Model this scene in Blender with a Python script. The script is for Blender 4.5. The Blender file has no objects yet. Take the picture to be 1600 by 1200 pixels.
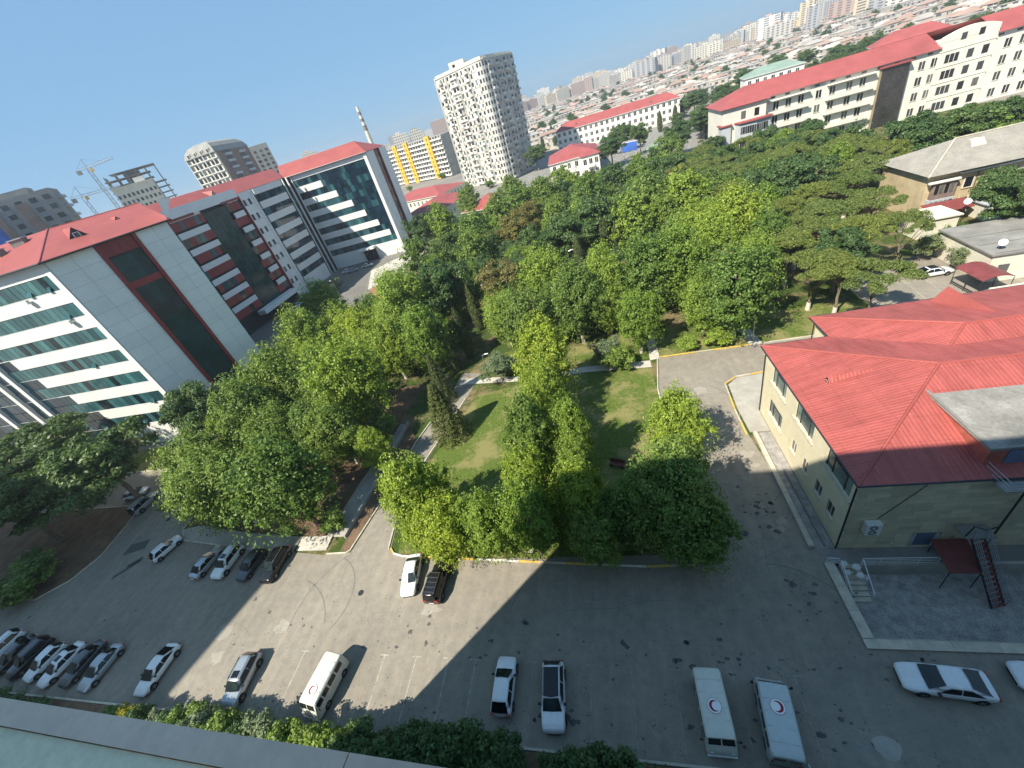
import bpy, math, random
import numpy as np
from mathutils import Vector, Matrix
random.seed(7); RNG = np.random.default_rng(7)
R = math.radians
S = bpy.context.scene
COL = S.collection
# ------------------------------------------------------------------ camera, sky, sun, exposure
ROLL, PITCH, YAW, CAMZ = math.atan(0.326), R(34.1325), R(18), 38.0
def _g(v):   # camera heading frame -> site grid
    return Vector((v[0]*math.cos(YAW)-v[1]*math.sin(YAW), v[0]*math.sin(YAW)+v[1]*math.cos(YAW), v[2]))
_cr, _sr, _cp, _sp = math.cos(ROLL), math.sin(ROLL), math.cos(PITCH), math.sin(PITCH)
_right = _g((_cr, -_sr*_sp, -_sr*_cp)); _up = _g((_sr, _cr*_sp, _cr*_cp)); _fw = _g((0, _cp, -_sp))
cam = bpy.data.cameras.new('camera'); camo = bpy.data.objects.new('camera', cam); COL.objects.link(camo)
camo.matrix_world = Matrix(((_right.x, _up.x, -_fw.x, 0), (_right.y, _up.y, -_fw.y, 0), (_right.z, _up.z, -_fw.z, CAMZ), (0, 0, 0, 1)))
cam.sensor_fit = 'HORIZONTAL'; cam.sensor_width = 36; cam.lens = 36*622/1600; cam.clip_start = .05; cam.clip_end = 20000
S.camera = camo
SUN_EL, SUN_AZ = R(48), R(221)          # azimuth of the sun, clockwise from +Y
w = bpy.data.worlds.new('World'); S.world = w; w.use_nodes = True
nt = w.node_tree; bg = nt.nodes['Background']; sky = nt.nodes.new('ShaderNodeTexSky')
sky.sky_type = 'NISHITA'; sky.sun_disc = False; sky.sun_elevation = SUN_EL; sky.sun_rotation = SUN_AZ
sky.altitude = 50; sky.air_density = 1.0; sky.dust_density = .35; sky.ozone_density = 1.2
gm = nt.nodes.new('ShaderNodeGamma'); gm.inputs[1].default_value = .2; nt.links.new(sky.outputs[0], gm.inputs[0])     # sky flattened towards the horizon tone; added zenith brightness lifts the shade
tn = nt.nodes.new('ShaderNodeMix'); tn.data_type = 'RGBA'; tn.blend_type = 'MULTIPLY'; tn.inputs[0].default_value = 1; tn.inputs[7].default_value = (.90, 1.56, 2.30, 1); nt.links.new(gm.outputs[0], tn.inputs[6])
nt.links.new(tn.outputs[2], bg.inputs[0]); bg.inputs[1].default_value = 0.12
sl = bpy.data.lights.new('sun', 'SUN'); sl.energy = 4.35; sl.angle = R(.53); sl.color = (1, .93, .80)
so = bpy.data.objects.new('sun', sl); COL.objects.link(so)
so.rotation_euler = Vector((-math.sin(SUN_AZ)*math.cos(SUN_EL), -math.cos(SUN_AZ)*math.cos(SUN_EL), -math.sin(SUN_EL))).to_track_quat('-Z', 'Y').to_euler()
so.location = (-60, -60, 120)
S.view_settings.view_transform = 'Standard'; S.view_settings.look = 'None'; S.view_settings.gamma = 1; S.view_settings.use_curve_mapping = False
S.view_settings.exposure = 1.02

# ------------------------------------------------------------------ materials
MATS = {}
def nodes(name):
    m = bpy.data.materials.new(name); m.use_nodes = True; MATS[name] = m
    t = m.node_tree; return m, t, t.nodes, t.links, t.nodes['Principled BSDF']
def sc(c, k): return tuple(min(1, max(0, v*k)) for v in c[:3])+(1,)
def noise(n, l, scale, detail=4, rough=.6, src=None):
    x = n.new('ShaderNodeTexNoise'); x.inputs['Scale'].default_value = scale; x.inputs['Detail'].default_value = detail; x.inputs['Roughness'].default_value = rough
    if src: l.new(src, x.inputs['Vector'])
    return x
def ramp(n, l, src, stops, interp='LINEAR'):
    r = n.new('ShaderNodeValToRGB'); r.color_ramp.interpolation = interp
    e = r.color_ramp.elements
    while len(e) < len(stops): e.new(.5)
    for el, (p, c) in zip(e, stops): el.position = p; el.color = tuple(c[:3])+(1,)
    l.new(src, r.inputs[0]); return r
def mixc(n, l, fac, a, b, mode='MIX'):
    x = n.new('ShaderNodeMix'); x.data_type = 'RGBA'; x.blend_type = mode
    for s, v in ((x.inputs[0], fac), (x.inputs[6], a), (x.inputs[7], b)):
        if hasattr(v, 'is_linked') or hasattr(v, 'node'): l.new(v, s)
        elif isinstance(v, (int, float)): s.default_value = v
        else: s.default_value = tuple(v[:3])+(1,)
    return x.outputs[2]
def pos(n): return n.new('ShaderNodeNewGeometry').outputs['Position']
def mat(name, col, rough=.8, var=.12, scale=.8, metal=0, spec=.3, bump=0, bscale=20, fine=.06, coat=0, rnd=0):
    m, t, n, l, b = nodes(name)
    p = pos(n); a = noise(n, l, scale, 5, .6, p)
    r = ramp(n, l, a.outputs[0], [(.3, sc(col, 1-var)), (.7, sc(col, 1+var))])
    c = r.outputs[0]
    if fine:
        f = noise(n, l, scale*14, 3, .7, p); f2 = ramp(n, l, f.outputs[0], [(.3, (1-fine*2,)*3), (.7, (1+fine,)*3)])
        c = mixc(n, l, 1.0, c, f2.outputs[0], 'MULTIPLY')
    if rnd:
        o = n.new('ShaderNodeObjectInfo'); rr = ramp(n, l, o.outputs['Random'], [(0, (1-rnd,)*3), (1, (1,)*3)])
        c = mixc(n, l, 1.0, c, rr.outputs[0], 'MULTIPLY')
    l.new(c, b.inputs['Base Color']); b.inputs['Roughness'].default_value = rough; b.inputs['Metallic'].default_value = metal
    b.inputs['Specular IOR Level'].default_value = spec
    if coat: b.inputs['Coat Weight'].default_value = coat; b.inputs['Coat Roughness'].default_value = .06
    if bump:
        bn = noise(n, l, bscale, 4, .6, p); bu = n.new('ShaderNodeBump'); bu.inputs['Strength'].default_value = bump; bu.inputs['Distance'].default_value = .03
        l.new(bn.outputs[0], bu.inputs['Height']); l.new(bu.outputs[0], b.inputs['Normal'])
    return m
def asphalt(name, col, crack=True):
    m, t, n, l, b = nodes(name); p = pos(n)
    big = noise(n, l, .09, 6, .65, p); c = ramp(n, l, big.outputs[0], [(.3, sc(col, .84)), (.5, sc(col, 1.0)), (.72, sc(col, 1.16))]).outputs[0]
    mid = noise(n, l, 1.1, 6, .72, p); c = mixc(n, l, 1., c, ramp(n, l, mid.outputs[0], [(.28, (.78, .79, .8)), (.68, (1.09, 1.07, 1.04))]).outputs[0], 'MULTIPLY')
    fi = noise(n, l, 16, 3, .8, p); c = mixc(n, l, 1., c, ramp(n, l, fi.outputs[0], [(.25, (.8,)*3), (.7, (1.1,)*3)]).outputs[0], 'MULTIPLY')
    # oil stains: sparse dark blots
    st = noise(n, l, .75, 3, .55, p); sm = ramp(n, l, st.outputs[0], [(.56, (0, 0, 0)), (.66, (1, 1, 1))]).outputs[0]
    sp = noise(n, l, 5.5, 3, .6, p); sp2 = ramp(n, l, sp.outputs[0], [(.57, (0, 0, 0)), (.63, (1, 1, 1))]).outputs[0]
    k = mixc(n, l, 1., sm, sp2, 'MULTIPLY')
    c = mixc(n, l, k, c, sc(col, .42))
    # old wheel tracks: stretched pale streaks
    mp = n.new('ShaderNodeMapping'); mp.inputs['Rotation'].default_value = (0, 0, .35); mp.inputs['Scale'].default_value = (.7, .07, 1); l.new(p, mp.inputs[0])
    tr = noise(n, l, 1.4, 4, .6, mp.outputs[0]); c = mixc(n, l, 1., c, ramp(n, l, tr.outputs[0], [(.45, (.97,)*3), (.72, (1.13, 1.12, 1.09))]).outputs[0], 'MULTIPLY')
    if crack:
        wv = noise(n, l, .5, 4, .6, p); wp = mixc(n, l, .35, p, wv.outputs['Color'], 'ADD')
        v = n.new('ShaderNodeTexVoronoi'); v.feature = 'DISTANCE_TO_EDGE'; v.inputs['Scale'].default_value = .12; l.new(wp, v.inputs['Vector'])
        cr = ramp(n, l, v.outputs['Distance'], [(.0, (.8,)*3), (.004, (1,)*3)]).outputs[0]
        c = mixc(n, l, .75, c, mixc(n, l, 1., c, cr, 'MULTIPLY'))
    l.new(c, b.inputs['Base Color']); b.inputs['Roughness'].default_value = .85; b.inputs['Specular IOR Level'].default_value = .25
    bu = n.new('ShaderNodeBump'); bu.inputs['Strength'].default_value = .25; bu.inputs['Distance'].default_value = .02; l.new(fi.outputs[0], bu.inputs['Height']); l.new(bu.outputs[0], b.inputs['Normal'])
    return m
def grassmat(name, green, dry, thr=.52):
    m, t, n, l, b = nodes(name); p = pos(n)
    a = noise(n, l, .22, 6, .65, p); f = noise(n, l, 2.2, 6, .75, p); g = noise(n, l, 14, 3, .8, p)
    c = ramp(n, l, f.outputs[0], [(.3, sc(green, .62)), (.55, green), (.75, sc(green, 1.45))]).outputs[0]
    s = n.new('ShaderNodeMath'); s.operation = 'MULTIPLY_ADD'; l.new(f.outputs[0], s.inputs[0]); s.inputs[1].default_value = .35; l.new(a.outputs[0], s.inputs[2])
    k = ramp(n, l, s.outputs[0], [(thr+.12, (0,)*3), (thr+.24, (1,)*3)]).outputs[0]
    c = mixc(n, l, k, c, dry)
    c = mixc(n, l, 1., c, ramp(n, l, g.outputs[0], [(.25, (.6,)*3), (.72, (1.2,)*3)]).outputs[0], 'MULTIPLY')
    l.new(c, b.inputs['Base Color']); b.inputs['Roughness'].default_value = .9; b.inputs['Specular IOR Level'].default_value = .15
    bu = n.new('ShaderNodeBump'); bu.inputs['Strength'].default_value = .7; bu.inputs['Distance'].default_value = .08; l.new(g.outputs[0], bu.inputs['Height']); l.new(bu.outputs[0], b.inputs['Normal'])
    return m
def ribbed(name, col, axis, pitch=.28, course=.0, rough=.55, depth=.012, var=.12):
    """painted sheet metal with ribs across the given world axis (fine relief only)"""
    m, t, n, l, b = nodes(name); p = pos(n)
    a = noise(n, l, .35, 6, .65, p); f = noise(n, l, 7, 4, .7, p)
    c = ramp(n, l, a.outputs[0], [(.3, sc(col, 1-var)), (.7, sc(col, 1+var))]).outputs[0]
    c = mixc(n, l, 1., c, ramp(n, l, f.outputs[0], [(.3, (.88,)*3), (.7, (1.06,)*3)]).outputs[0], 'MULTIPLY')
    fade = noise(n, l, 1.3, 5, .7, p); c = mixc(n, l, ramp(n, l, fade.outputs[0], [(.62, (0,)*3), (.8, (.5,)*3)]).outputs[0], c, (min(1, col[0]*1.35), col[1]*2.2, col[2]*2.2))
    mp = n.new('ShaderNodeMapping'); mp.inputs['Scale'].default_value = (.12, 1.6, 1) if axis == 'Y' else (1.6, .12, 1); l.new(p, mp.inputs[0])
    dk = noise(n, l, 1.0, 5, .7, mp.outputs[0]); c = mixc(n, l, 1., c, ramp(n, l, dk.outputs[0], [(.3, (.74, .72, .70)), (.55, (1, 1, 1)), (.75, (1.08, 1.1, 1.1))]).outputs[0], 'MULTIPLY')
    sx = n.new('ShaderNodeSeparateXYZ'); l.new(p, sx.inputs[0])
    lp = n.new('ShaderNodeMath'); lp.operation = 'PINGPONG'; l.new(sx.outputs['YX'.index(axis)], lp.inputs[0]); lp.inputs[1].default_value = 1.05
    c = mixc(n, l, 1., c, ramp(n, l, lp.outputs[0], [(0, (.72,)*3), (.035, (1,)*3)]).outputs[0], 'MULTIPLY')
    def wave(out, per, sharp):
        k = n.new('ShaderNodeMath'); k.operation = 'MULTIPLY'; l.new(out, k.inputs[0]); k.inputs[1].default_value = 2*math.pi/per
        s = n.new('ShaderNodeMath'); s.operation = 'SINE'; l.new(k.outputs[0], s.inputs[0]); return s.outputs[0]
    h = wave(sx.outputs['XYZ'.index(axis)], pitch, 1)
    bu = n.new('ShaderNodeBump'); bu.inputs['Strength'].default_value = 1; bu.inputs['Distance'].default_value = depth; l.new(h, bu.inputs['Height']); l.new(bu.outputs[0], b.inputs['Normal'])
    l.new(c, b.inputs['Base Color']); b.inputs['Roughness'].default_value = rough; b.inputs['Specular IOR Level'].default_value = .35
    return m
def glassmat(name, stops, rough=.06, spec=.8):
    """dark window glass; each pane shows its own blind or dark room"""
    m, t, n, l, b = nodes(name)
    o = n.new('ShaderNodeObjectInfo'); r = ramp(n, l, o.outputs['Random'], stops, 'CONSTANT')
    f = noise(n, l, .8, 3, .6, pos(n)); c = mixc(n, l, 1., r.outputs[0], ramp(n, l, f.outputs[0], [(.3, (.75,)*3), (.7, (1.2,)*3)]).outputs[0], 'MULTIPLY')
    l.new(c, b.inputs['Base Color']); b.inputs['Roughness'].default_value = rough; b.inputs['Specular IOR Level'].default_value = spec
    bn = noise(n, l, .35, 2, .5, pos(n)); bu = n.new('ShaderNodeBump'); bu.inputs['Strength'].default_value = .12; bu.inputs['Distance'].default_value = .15
    l.new(bn.outputs[0], bu.inputs['Height']); l.new(bu.outputs[0], b.inputs['Normal'])
    return m
def leafmat(name, dark, light, trans=.36, rough=.48, hue=.0):
    m, t, n, l, b = nodes(name)
    at = n.new('ShaderNodeAttribute'); at.attribute_name = 'rnd'
    o = n.new('ShaderNodeObjectInfo')
    c = ramp(n, l, at.outputs['Fac'], [(0, dark), (.55, tuple((x+y)/2 for x, y in zip(dark, light))), (1, light)]).outputs[0]
    c = mixc(n, l, 1., c, ramp(n, l, o.outputs['Random'], [(0, (.78, .86, .8)), (.5, (1, 1, 1)), (1, (1.1, 1.06, .85))]).outputs[0], 'MULTIPLY')
    l.new(c, b.inputs['Base Color']); b.inputs['Roughness'].default_value = rough; b.inputs['Specular IOR Level'].default_value = .28
    tr = n.new('ShaderNodeBsdfTranslucent'); l.new(mixc(n, l, 1., c, (1.15, 1.2, .5), 'MULTIPLY'), tr.inputs[0])
    mx = n.new('ShaderNodeMixShader'); mx.inputs[0].default_value = trans; l.new(b.outputs[0], mx.inputs[1]); l.new(tr.outputs[0], mx.inputs[2])
    l.new(mx.outputs[0], n['Material Output'].inputs[0]); return m
def carpaint(name, col, metal=.0, rough=.3):
    m, t, n, l, b = nodes(name); p = pos(n); f = noise(n, l, 3, 5, .7, p)
    c = ramp(n, l, f.outputs[0], [(.3, sc(col, .9)), (.7, sc(col, 1.04))]).outputs[0]
    l.new(c, b.inputs['Base Color']); b.inputs['Metallic'].default_value = metal; b.inputs['Roughness'].default_value = rough; b.inputs['Coat Weight'].default_value = .6; b.inputs['Coat Roughness'].default_value = .08
    return m
def citywall(name, cols, winx, winz):
    """distant walls: windows too far away to tell apart"""
    m, t, n, l, b = nodes(name); tc = n.new('ShaderNodeTexCoord'); o = n.new('ShaderNodeObjectInfo')
    base = ramp(n, l, o.outputs['Random'], [(i/len(cols), c) for i, c in enumerate(cols)], 'CONSTANT').outputs[0]
    sx = n.new('ShaderNodeSeparateXYZ'); l.new(pos(n), sx.inputs[0])
    ad = n.new('ShaderNodeMath'); l.new(sx.outputs[0], ad.inputs[0]); l.new(sx.outputs[1], ad.inputs[1])
    def cell(src, per, lo):
        d = n.new('ShaderNodeMath'); d.operation = 'DIVIDE'; l.new(src, d.inputs[0]); d.inputs[1].default_value = per
        f = n.new('ShaderNodeMath'); f.operation = 'FRACT'; l.new(d.outputs[0], f.inputs[0])
        g = n.new('ShaderNodeMath'); g.operation = 'GREATER_THAN'; l.new(f.outputs[0], g.inputs[0]); g.inputs[1].default_value = lo; return g.outputs[0]
    k = n.new('ShaderNodeMath'); k.operation = 'MULTIPLY'; l.new(cell(ad.outputs[0], winx, .5), k.inputs[0]); l.new(cell(sx.outputs[2], winz, .5), k.inputs[1])
    nz = n.new('ShaderNodeSeparateXYZ'); l.new(n['Principled BSDF'].id_data.nodes.new('ShaderNodeNewGeometry').outputs['Normal'], nz.inputs[0])
    up = n.new('ShaderNodeMath'); up.operation = 'LESS_THAN'; l.new(nz.outputs[2], up.inputs[0]); up.inputs[1].default_value = .5
    k2 = n.new('ShaderNodeMath'); k2.operation = 'MULTIPLY'; l.new(k.outputs[0], k2.inputs[0]); l.new(up.outputs[0], k2.inputs[1])
    c = mixc(n, l, k2.outputs[0], base, (.09, .10, .12)); l.new(c, b.inputs['Base Color']); b.inputs['Roughness'].default_value = .8
    return m

WHITE = (.78, .77, .72)
mat('earth', (.26, .20, .14), .95, .25, .15, bump=.5)
mat('city_ground', (.24, .22, .19), .95, .3, .012)
asphalt('asphalt', (.265, .24, .20)); asphalt('asphalt_dark', (.19, .18, .165)); asphalt('asphalt_pale', (.33, .305, .26), False); mat('oil', (.10, .097, .09), .75, .3, 3, fine=.2); mat('oil_light', (.185, .172, .15), .85, .25, 2, fine=.2)
mat('concrete', (.36, .34, .30), .9, .18, .5, bump=.3, bscale=8); mat('concrete_dark', (.24, .23, .21), .9, .25, .4, bump=.3, bscale=6)
mat('paving', (.50, .47, .41), .9, .18, .7, bump=.3, bscale=5, fine=.12); mat('kerb_stone', (.55, .50, .40), .85, .18, 1.5, rnd=.18)
mat('kerb_yellow', (.62, .43, .10), .8, .2, 2); mat('kerb_white', (.70, .68, .62), .8, .18, 2); mat('line_paint', (.40, .375, .32), .8, .35, 2, fine=.35); mat('line_faint', (.31, .29, .25), .8, .3, 2, fine=.3)
mat('red_paving', (.36, .15, .11), .85, .2, .5, fine=.1); mat('cobble', (.36, .34, .315), .9, .3, 1.6, bump=1, bscale=6, fine=.35)
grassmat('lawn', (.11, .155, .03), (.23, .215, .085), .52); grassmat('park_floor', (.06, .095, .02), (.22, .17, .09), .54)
mat('soil', (.16, .105, .065), .95, .35, .6, bump=.8, bscale=9, fine=.2); mat('bark', (.20, .16, .12), .95, .3, 3, bump=.8, bscale=14); mat('bark_white', (.62, .58, .5), .9, .2, 3)
mat('cladding', (.80, .79, .755), .45, .05, .3, spec=.45, fine=.03, rnd=.07); mat('clad_red', (.27, .03, .032), .4, .1, .5, spec=.45, rnd=.15)
mat('frame_dark', (.018, .03, .034), .4, .1); mat('white_metal', (.72, .73, .74), .4, .05, 2, metal=.1, spec=.5); mat('dark_metal', (.05, .05, .055), .45, .1, 2, metal=.4, spec=.5)
mat('galvanised', (.42, .45, .48), .35, .1, 2, metal=.7)
glassmat('glass_teal', [(0, (.005, .016, .022)), (.15, (.02, .06, .07)), (.3, (.03, .095, .105)), (.62, (.042, .125, .135)), (.88, (.06, .165, .17))], .08, .45)
glassmat('glass_dark', [(0, (.007, .022, .04)), (.45, (.010, .032, .052)), (.75, (.012, .045, .062)), (.93, (.03, .10, .115))])
glassmat('glass_stair', [(0, (.006, .04, .042)), (.5, (.012, .06, .06))], .10, .25)
glassmat('glass_room', [(0, (.015, .017, .02)), (.5, (.05, .055, .06)), (.8, (.12, .12, .11))], .1, .6)
glassmat('glass_blind', [(0, (.10, .15, .14)), (.4, (.16, .21, .20)), (.75, (.06, .09, .09))], .1, .6)
RED = (.375, .092, .078)
ribbed('roof_rib_y', RED, 'Y', .3); ribbed('roof_rib_x', RED, 'X', .3); mat('roof_red', (.33, .085, .072), .55, .12, .25, fine=.05); mat('roof_orange', (.44, .13, .09), .6, .25, 1.2, fine=.15)
mat('roof_far', (.33, .085, .08), .6, .14, .2); mat('maroon_sheet', (.20, .05, .05), .5, .2, 1); mat('slate_grey', (.30, .28, .24), .85, .18, .5, fine=.15)
mat('stone_yellow', (.69, .62, .44), .85, .07, .8, fine=.07); mat('old_plaster', (.52, .42, .26), .9, .22, .5, fine=.12)
mat('stone_block', (.64, .55, .375), .88, .08, .8, fine=.07, rnd=.24); mat('stair_bronze', (.045, .043, .042), .15, .2, .4, spec=.7, rnd=.3); mat('stair_frame', (.30, .25, .17), .6)
mat('plaster_white', (.74, .72, .66), .85, .07, .4, fine=.05); mat('plaster_grey', (.44, .46, .48), .85, .08, .4); mat('plaster_cream', (.68, .64, .52), .85, .1, .25, fine=.08)
mat('tower_plaster', (.62, .605, .54), .9, .12, .2, fine=.12); mat('tower_side_shade_tint', (.53, .515, .47), .9, .25, .18, fine=.2); mat('flat_roof', (.26, .25, .225), .9, .35, .28, fine=.12); mat('plaster_dirty', (.40, .39, .35), .9, .22, .15, fine=.2); mat('brown_brick', (.24, .18, .15), .9, .25, .4, fine=.2); mat('brick_grey', (.29, .285, .265), .9, .15, .3)
mat('yellow_paint', (.70, .42, .05), .8, .12, .3); mat('blue_paint', (.05, .14, .50), .6, .25, .1); mat('green_roof', (.22, .30, .25), .7, .15, .2)
mat('blue_door', (.13, .17, .26), .5, .1, 2); mat('red_panel', (.17, .05, .042), .6, .2, 1.5, fine=.12); mat('ac_white', (.66, .67, .64), .5, .05, 3)
mat('own_facade', (.50, .60, .62), .6, .1, .3); mat('parapet_metal', (.64, .50, .39), .45, .16, .9, spec=.4, fine=.05); mat('parapet_wall', (.80, .74, .55), .8, .04, 1.2)
mat('tyre', (.018, .018, .019), .85, .15, 6); mat('rim', (.34, .35, .36), .3, .05, 6, metal=.8); mat('black_trim', (.02, .02, .022), .5, .1, 5)
mat('lamp_glass', (.62, .64, .66), .12, .05, 6, spec=.8); mat('tail_red', (.35, .015, .012), .2, .1, 6, spec=.6); mat('plate', (.7, .7, .68), .5, .02, 4)
mat('car_glass', (.008, .010, .012), .05, .2, .6, spec=.42, fine=0); mat('screen_glass', (.016, .024, .026), .06, .5, 1.4, spec=.45, fine=0)
carpaint('car_white', (.74, .75, .755)); carpaint('car_silver', (.42, .45, .47), .55, .3); carpaint('car_grey', (.085, .09, .095), .5, .3); carpaint('car_black', (.012, .012, .014), .2, .22)
carpaint('van_cream', (.60, .60, .52), 0, .42); carpaint('van_grey', (.48, .53, .52), 0, .42); carpaint('car_red', (.42, .03, .03)); mat('emblem_white', (.82, .82, .82), .5, .02, 3); mat('emblem_red', (.30, .012, .03), .5, .05, 3)
leafmat('leaf_bright', (0.095, 0.17, 0.02), (0.42, 0.53, 0.1)); leafmat('leaf_yellow', (0.12, 0.195, 0.018), (0.48, 0.57, 0.095)); leafmat('leaf_mid', (0.07, 0.135, 0.025), (0.31, 0.41, 0.1))
leafmat('leaf_dark', (0.036, 0.08, 0.024), (0.145, 0.22, 0.075), .25); leafmat('leaf_pine', (0.07, 0.112, 0.026), (0.26, 0.305, 0.085), .2, .6); leafmat('leaf_brown', (0.085, 0.085, 0.025), (0.27, 0.24, 0.085), .2, .65)
leafmat('leaf_cypress', (0.038, 0.062, 0.02), (0.14, 0.165, 0.055), .15, .65); leafmat('leaf_olive', (0.09, 0.125, 0.065), (0.27, 0.32, 0.18), .25, .6); leafmat('leaf_flower', (.16, .16, .014), (.5, .45, .04), .3)
citywall('city_wall', [(.60, .56, .46), (.50, .47, .42), (.64, .60, .52), (.36, .36, .37), (.58, .48, .33), (.42, .30, .25), (.66, .64, .60)], 4.2, 3.3)
citywall('house_wall', [(.58, .53, .44), (.62, .58, .50), (.46, .42, .36), (.64, .60, .55)], 5.5, 3.4)
mat('house_roof', (.43, .40, .36), .85, .35, .02, fine=0); mat('house_roof_red', (.36, .25, .20), .85, .25, .02, fine=0)

# ------------------------------------------------------------------ builders
def tag(o, label=None, cat=None, group=None, kind=None):
    if label: o['label'] = label
    if cat: o['category'] = cat
    if group: o['group'] = group
    if kind: o['kind'] = kind
    return o
def thing(name, label, cat, loc=(0, 0, 0), rz=0, group=None):
    o = bpy.data.objects.new(name, None); o.empty_display_size = .3; COL.objects.link(o); o.location = loc; o.rotation_euler = (0, 0, rz)
    return tag(o, label, cat, group)
def link(name, me, parent=None, loc=(0, 0, 0), rz=0, scale=None):
    o = bpy.data.objects.new(name, me); COL.objects.link(o); o.location = loc; o.rotation_euler = (0, 0, rz)
    if scale: o.scale = scale
    if parent: o.parent = parent
    return o
class MB:
    def __init__(s): s.v = []; s.f = []; s.mi = []; s.mats = []
    def m(s, name):
        if name not in s.mats: s.mats.append(name)
        return s.mats.index(name)
    def face(s, pts, mt=None):
        i = len(s.v); s.v += [tuple(p) for p in pts]; s.f.append(tuple(range(i, i+len(pts)))); s.mi.append(s.m(mt) if mt else 0); return s
    def hexa(s, p, mt=None):    # 8 points: bottom 4 ccw, top 4
        i = len(s.v); s.v += [tuple(q) for q in p]; k = s.m(mt) if mt else 0
        for f in ((3, 2, 1, 0), (4, 5, 6, 7), (0, 1, 5, 4), (1, 2, 6, 5), (2, 3, 7, 6), (3, 0, 4, 7)): s.f.append(tuple(i+j for j in f)); s.mi.append(k)
        return s
    def box(s, x0, y0, z0, x1, y1, z1, mt=None): return s.hexa([(x0, y0, z0), (x1, y0, z0), (x1, y1, z0), (x0, y1, z0), (x0, y0, z1), (x1, y0, z1), (x1, y1, z1), (x0, y1, z1)], mt)
    def prism(s, poly, z0, z1, mt=None, top=None):
        n = len(poly); i = len(s.v); s.v += [(x, y, z0) for x, y in poly]+[(x, y, z1) for x, y in poly]; k = s.m(mt) if mt else 0
        s.f.append(tuple(i+n-1-j for j in range(n))); s.mi.append(k); s.f.append(tuple(i+n+j for j in range(n))); s.mi.append(s.m(top) if top else k)
        for j in range(n): s.f.append((i+j, i+(j+1) % n, i+n+(j+1) % n, i+n+j)); s.mi.append(k)
        return s
    def tube(s, pts, rad, n=6, mt=None, cap=True):
        k = s.m(mt) if mt else 0; rings = []
        for j, p in enumerate(pts):
            p = Vector(p); d = (Vector(pts[min(j+1, len(pts)-1)])-Vector(pts[max(j-1, 0)])).normalized()
            a = d.orthogonal().normalized() if abs(d.z) > .99 else d.cross(Vector((0, 0, 1))).normalized(); b = d.cross(a)
            r = rad[j] if isinstance(rad, (list, tuple)) else rad; i = len(s.v)
            s.v += [tuple(p+a*r*math.cos(2*math.pi*q/n)+b*r*math.sin(2*math.pi*q/n)) for q in range(n)]; rings.append(i)
        for a, b in zip(rings, rings[1:]):
            for q in range(n): s.f.append((a+q, b+q, b+(q+1) % n, a+(q+1) % n)); s.mi.append(k)
        if cap: s.f.append(tuple(rings[0]+q for q in range(n))); s.mi.append(k); s.f.append(tuple(rings[-1]+n-1-q for q in range(n))); s.mi.append(k)
        return s
    def mesh(s, name, mt=None, smooth=None):
        me = bpy.data.meshes.new(name); me.from_pydata(s.v, [], s.f)
        for x in (s.mats or [mt or 'concrete']): me.materials.append(MATS[x])
        if s.mats: me.polygons.foreach_set('material_index', s.mi)
        if smooth is not None:
            me.polygons.foreach_set('use_smooth', [True]*len(me.polygons)); me.update(); me.set_sharp_from_angle(angle=R(smooth))
        me.update(); return me
    def build(s, name, mt=None, parent=None, smooth=None, **k): return link(name, s.mesh(name, mt, smooth), parent, **k)
UB = {}
def ubox(mt):
    if mt not in UB: UB[mt] = MB().box(0, 0, 0, 1, 1, 1).mesh('unit_'+mt, mt)
    return UB[mt]
class Face:
    """a facade in its building's frame: s runs along it, d outward, z up"""
    def __init__(f, root, x, y, ang): f.root = root; f.x = x; f.y = y; f.a = ang
    def at(f, s, d, z):
        c, n = math.cos(f.a), math.sin(f.a); return (f.x+s*c+d*n, f.y+s*n-d*c, z)
    def box(f, name, mt, s0, s1, d0, d1, z0, z1, parent=None):
        o = link(name, ubox(mt), parent or f.root, f.at(s0, d1, z0), f.a, (s1-s0, d1-d0, z1-z0)); return o
def struct(o): return tag(o, kind='structure')
def sheet(name, poly, z, mt): return struct(MB().face([(x, y, z) for x, y in poly]).build(name, mt))
def npmesh(name, V, F, mts, attr=None):
    me = bpy.data.meshes.new(name); nf, k = F.shape
    me.vertices.add(len(V)); me.vertices.foreach_set('co', V.astype(np.float32).ravel())
    me.loops.add(nf*k); me.loops.foreach_set('vertex_index', F.astype(np.int32).ravel())
    me.polygons.add(nf); me.polygons.foreach_set('loop_start', np.arange(0, nf*k, k, dtype=np.int32))
    for m_ in mts: me.materials.append(MATS[m_])
    if attr is not None:
        a = me.attributes.new('rnd', 'FLOAT', 'FACE'); a.data.foreach_set('value', attr.astype(np.float32))
    me.update(calc_edges=True); return me

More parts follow.
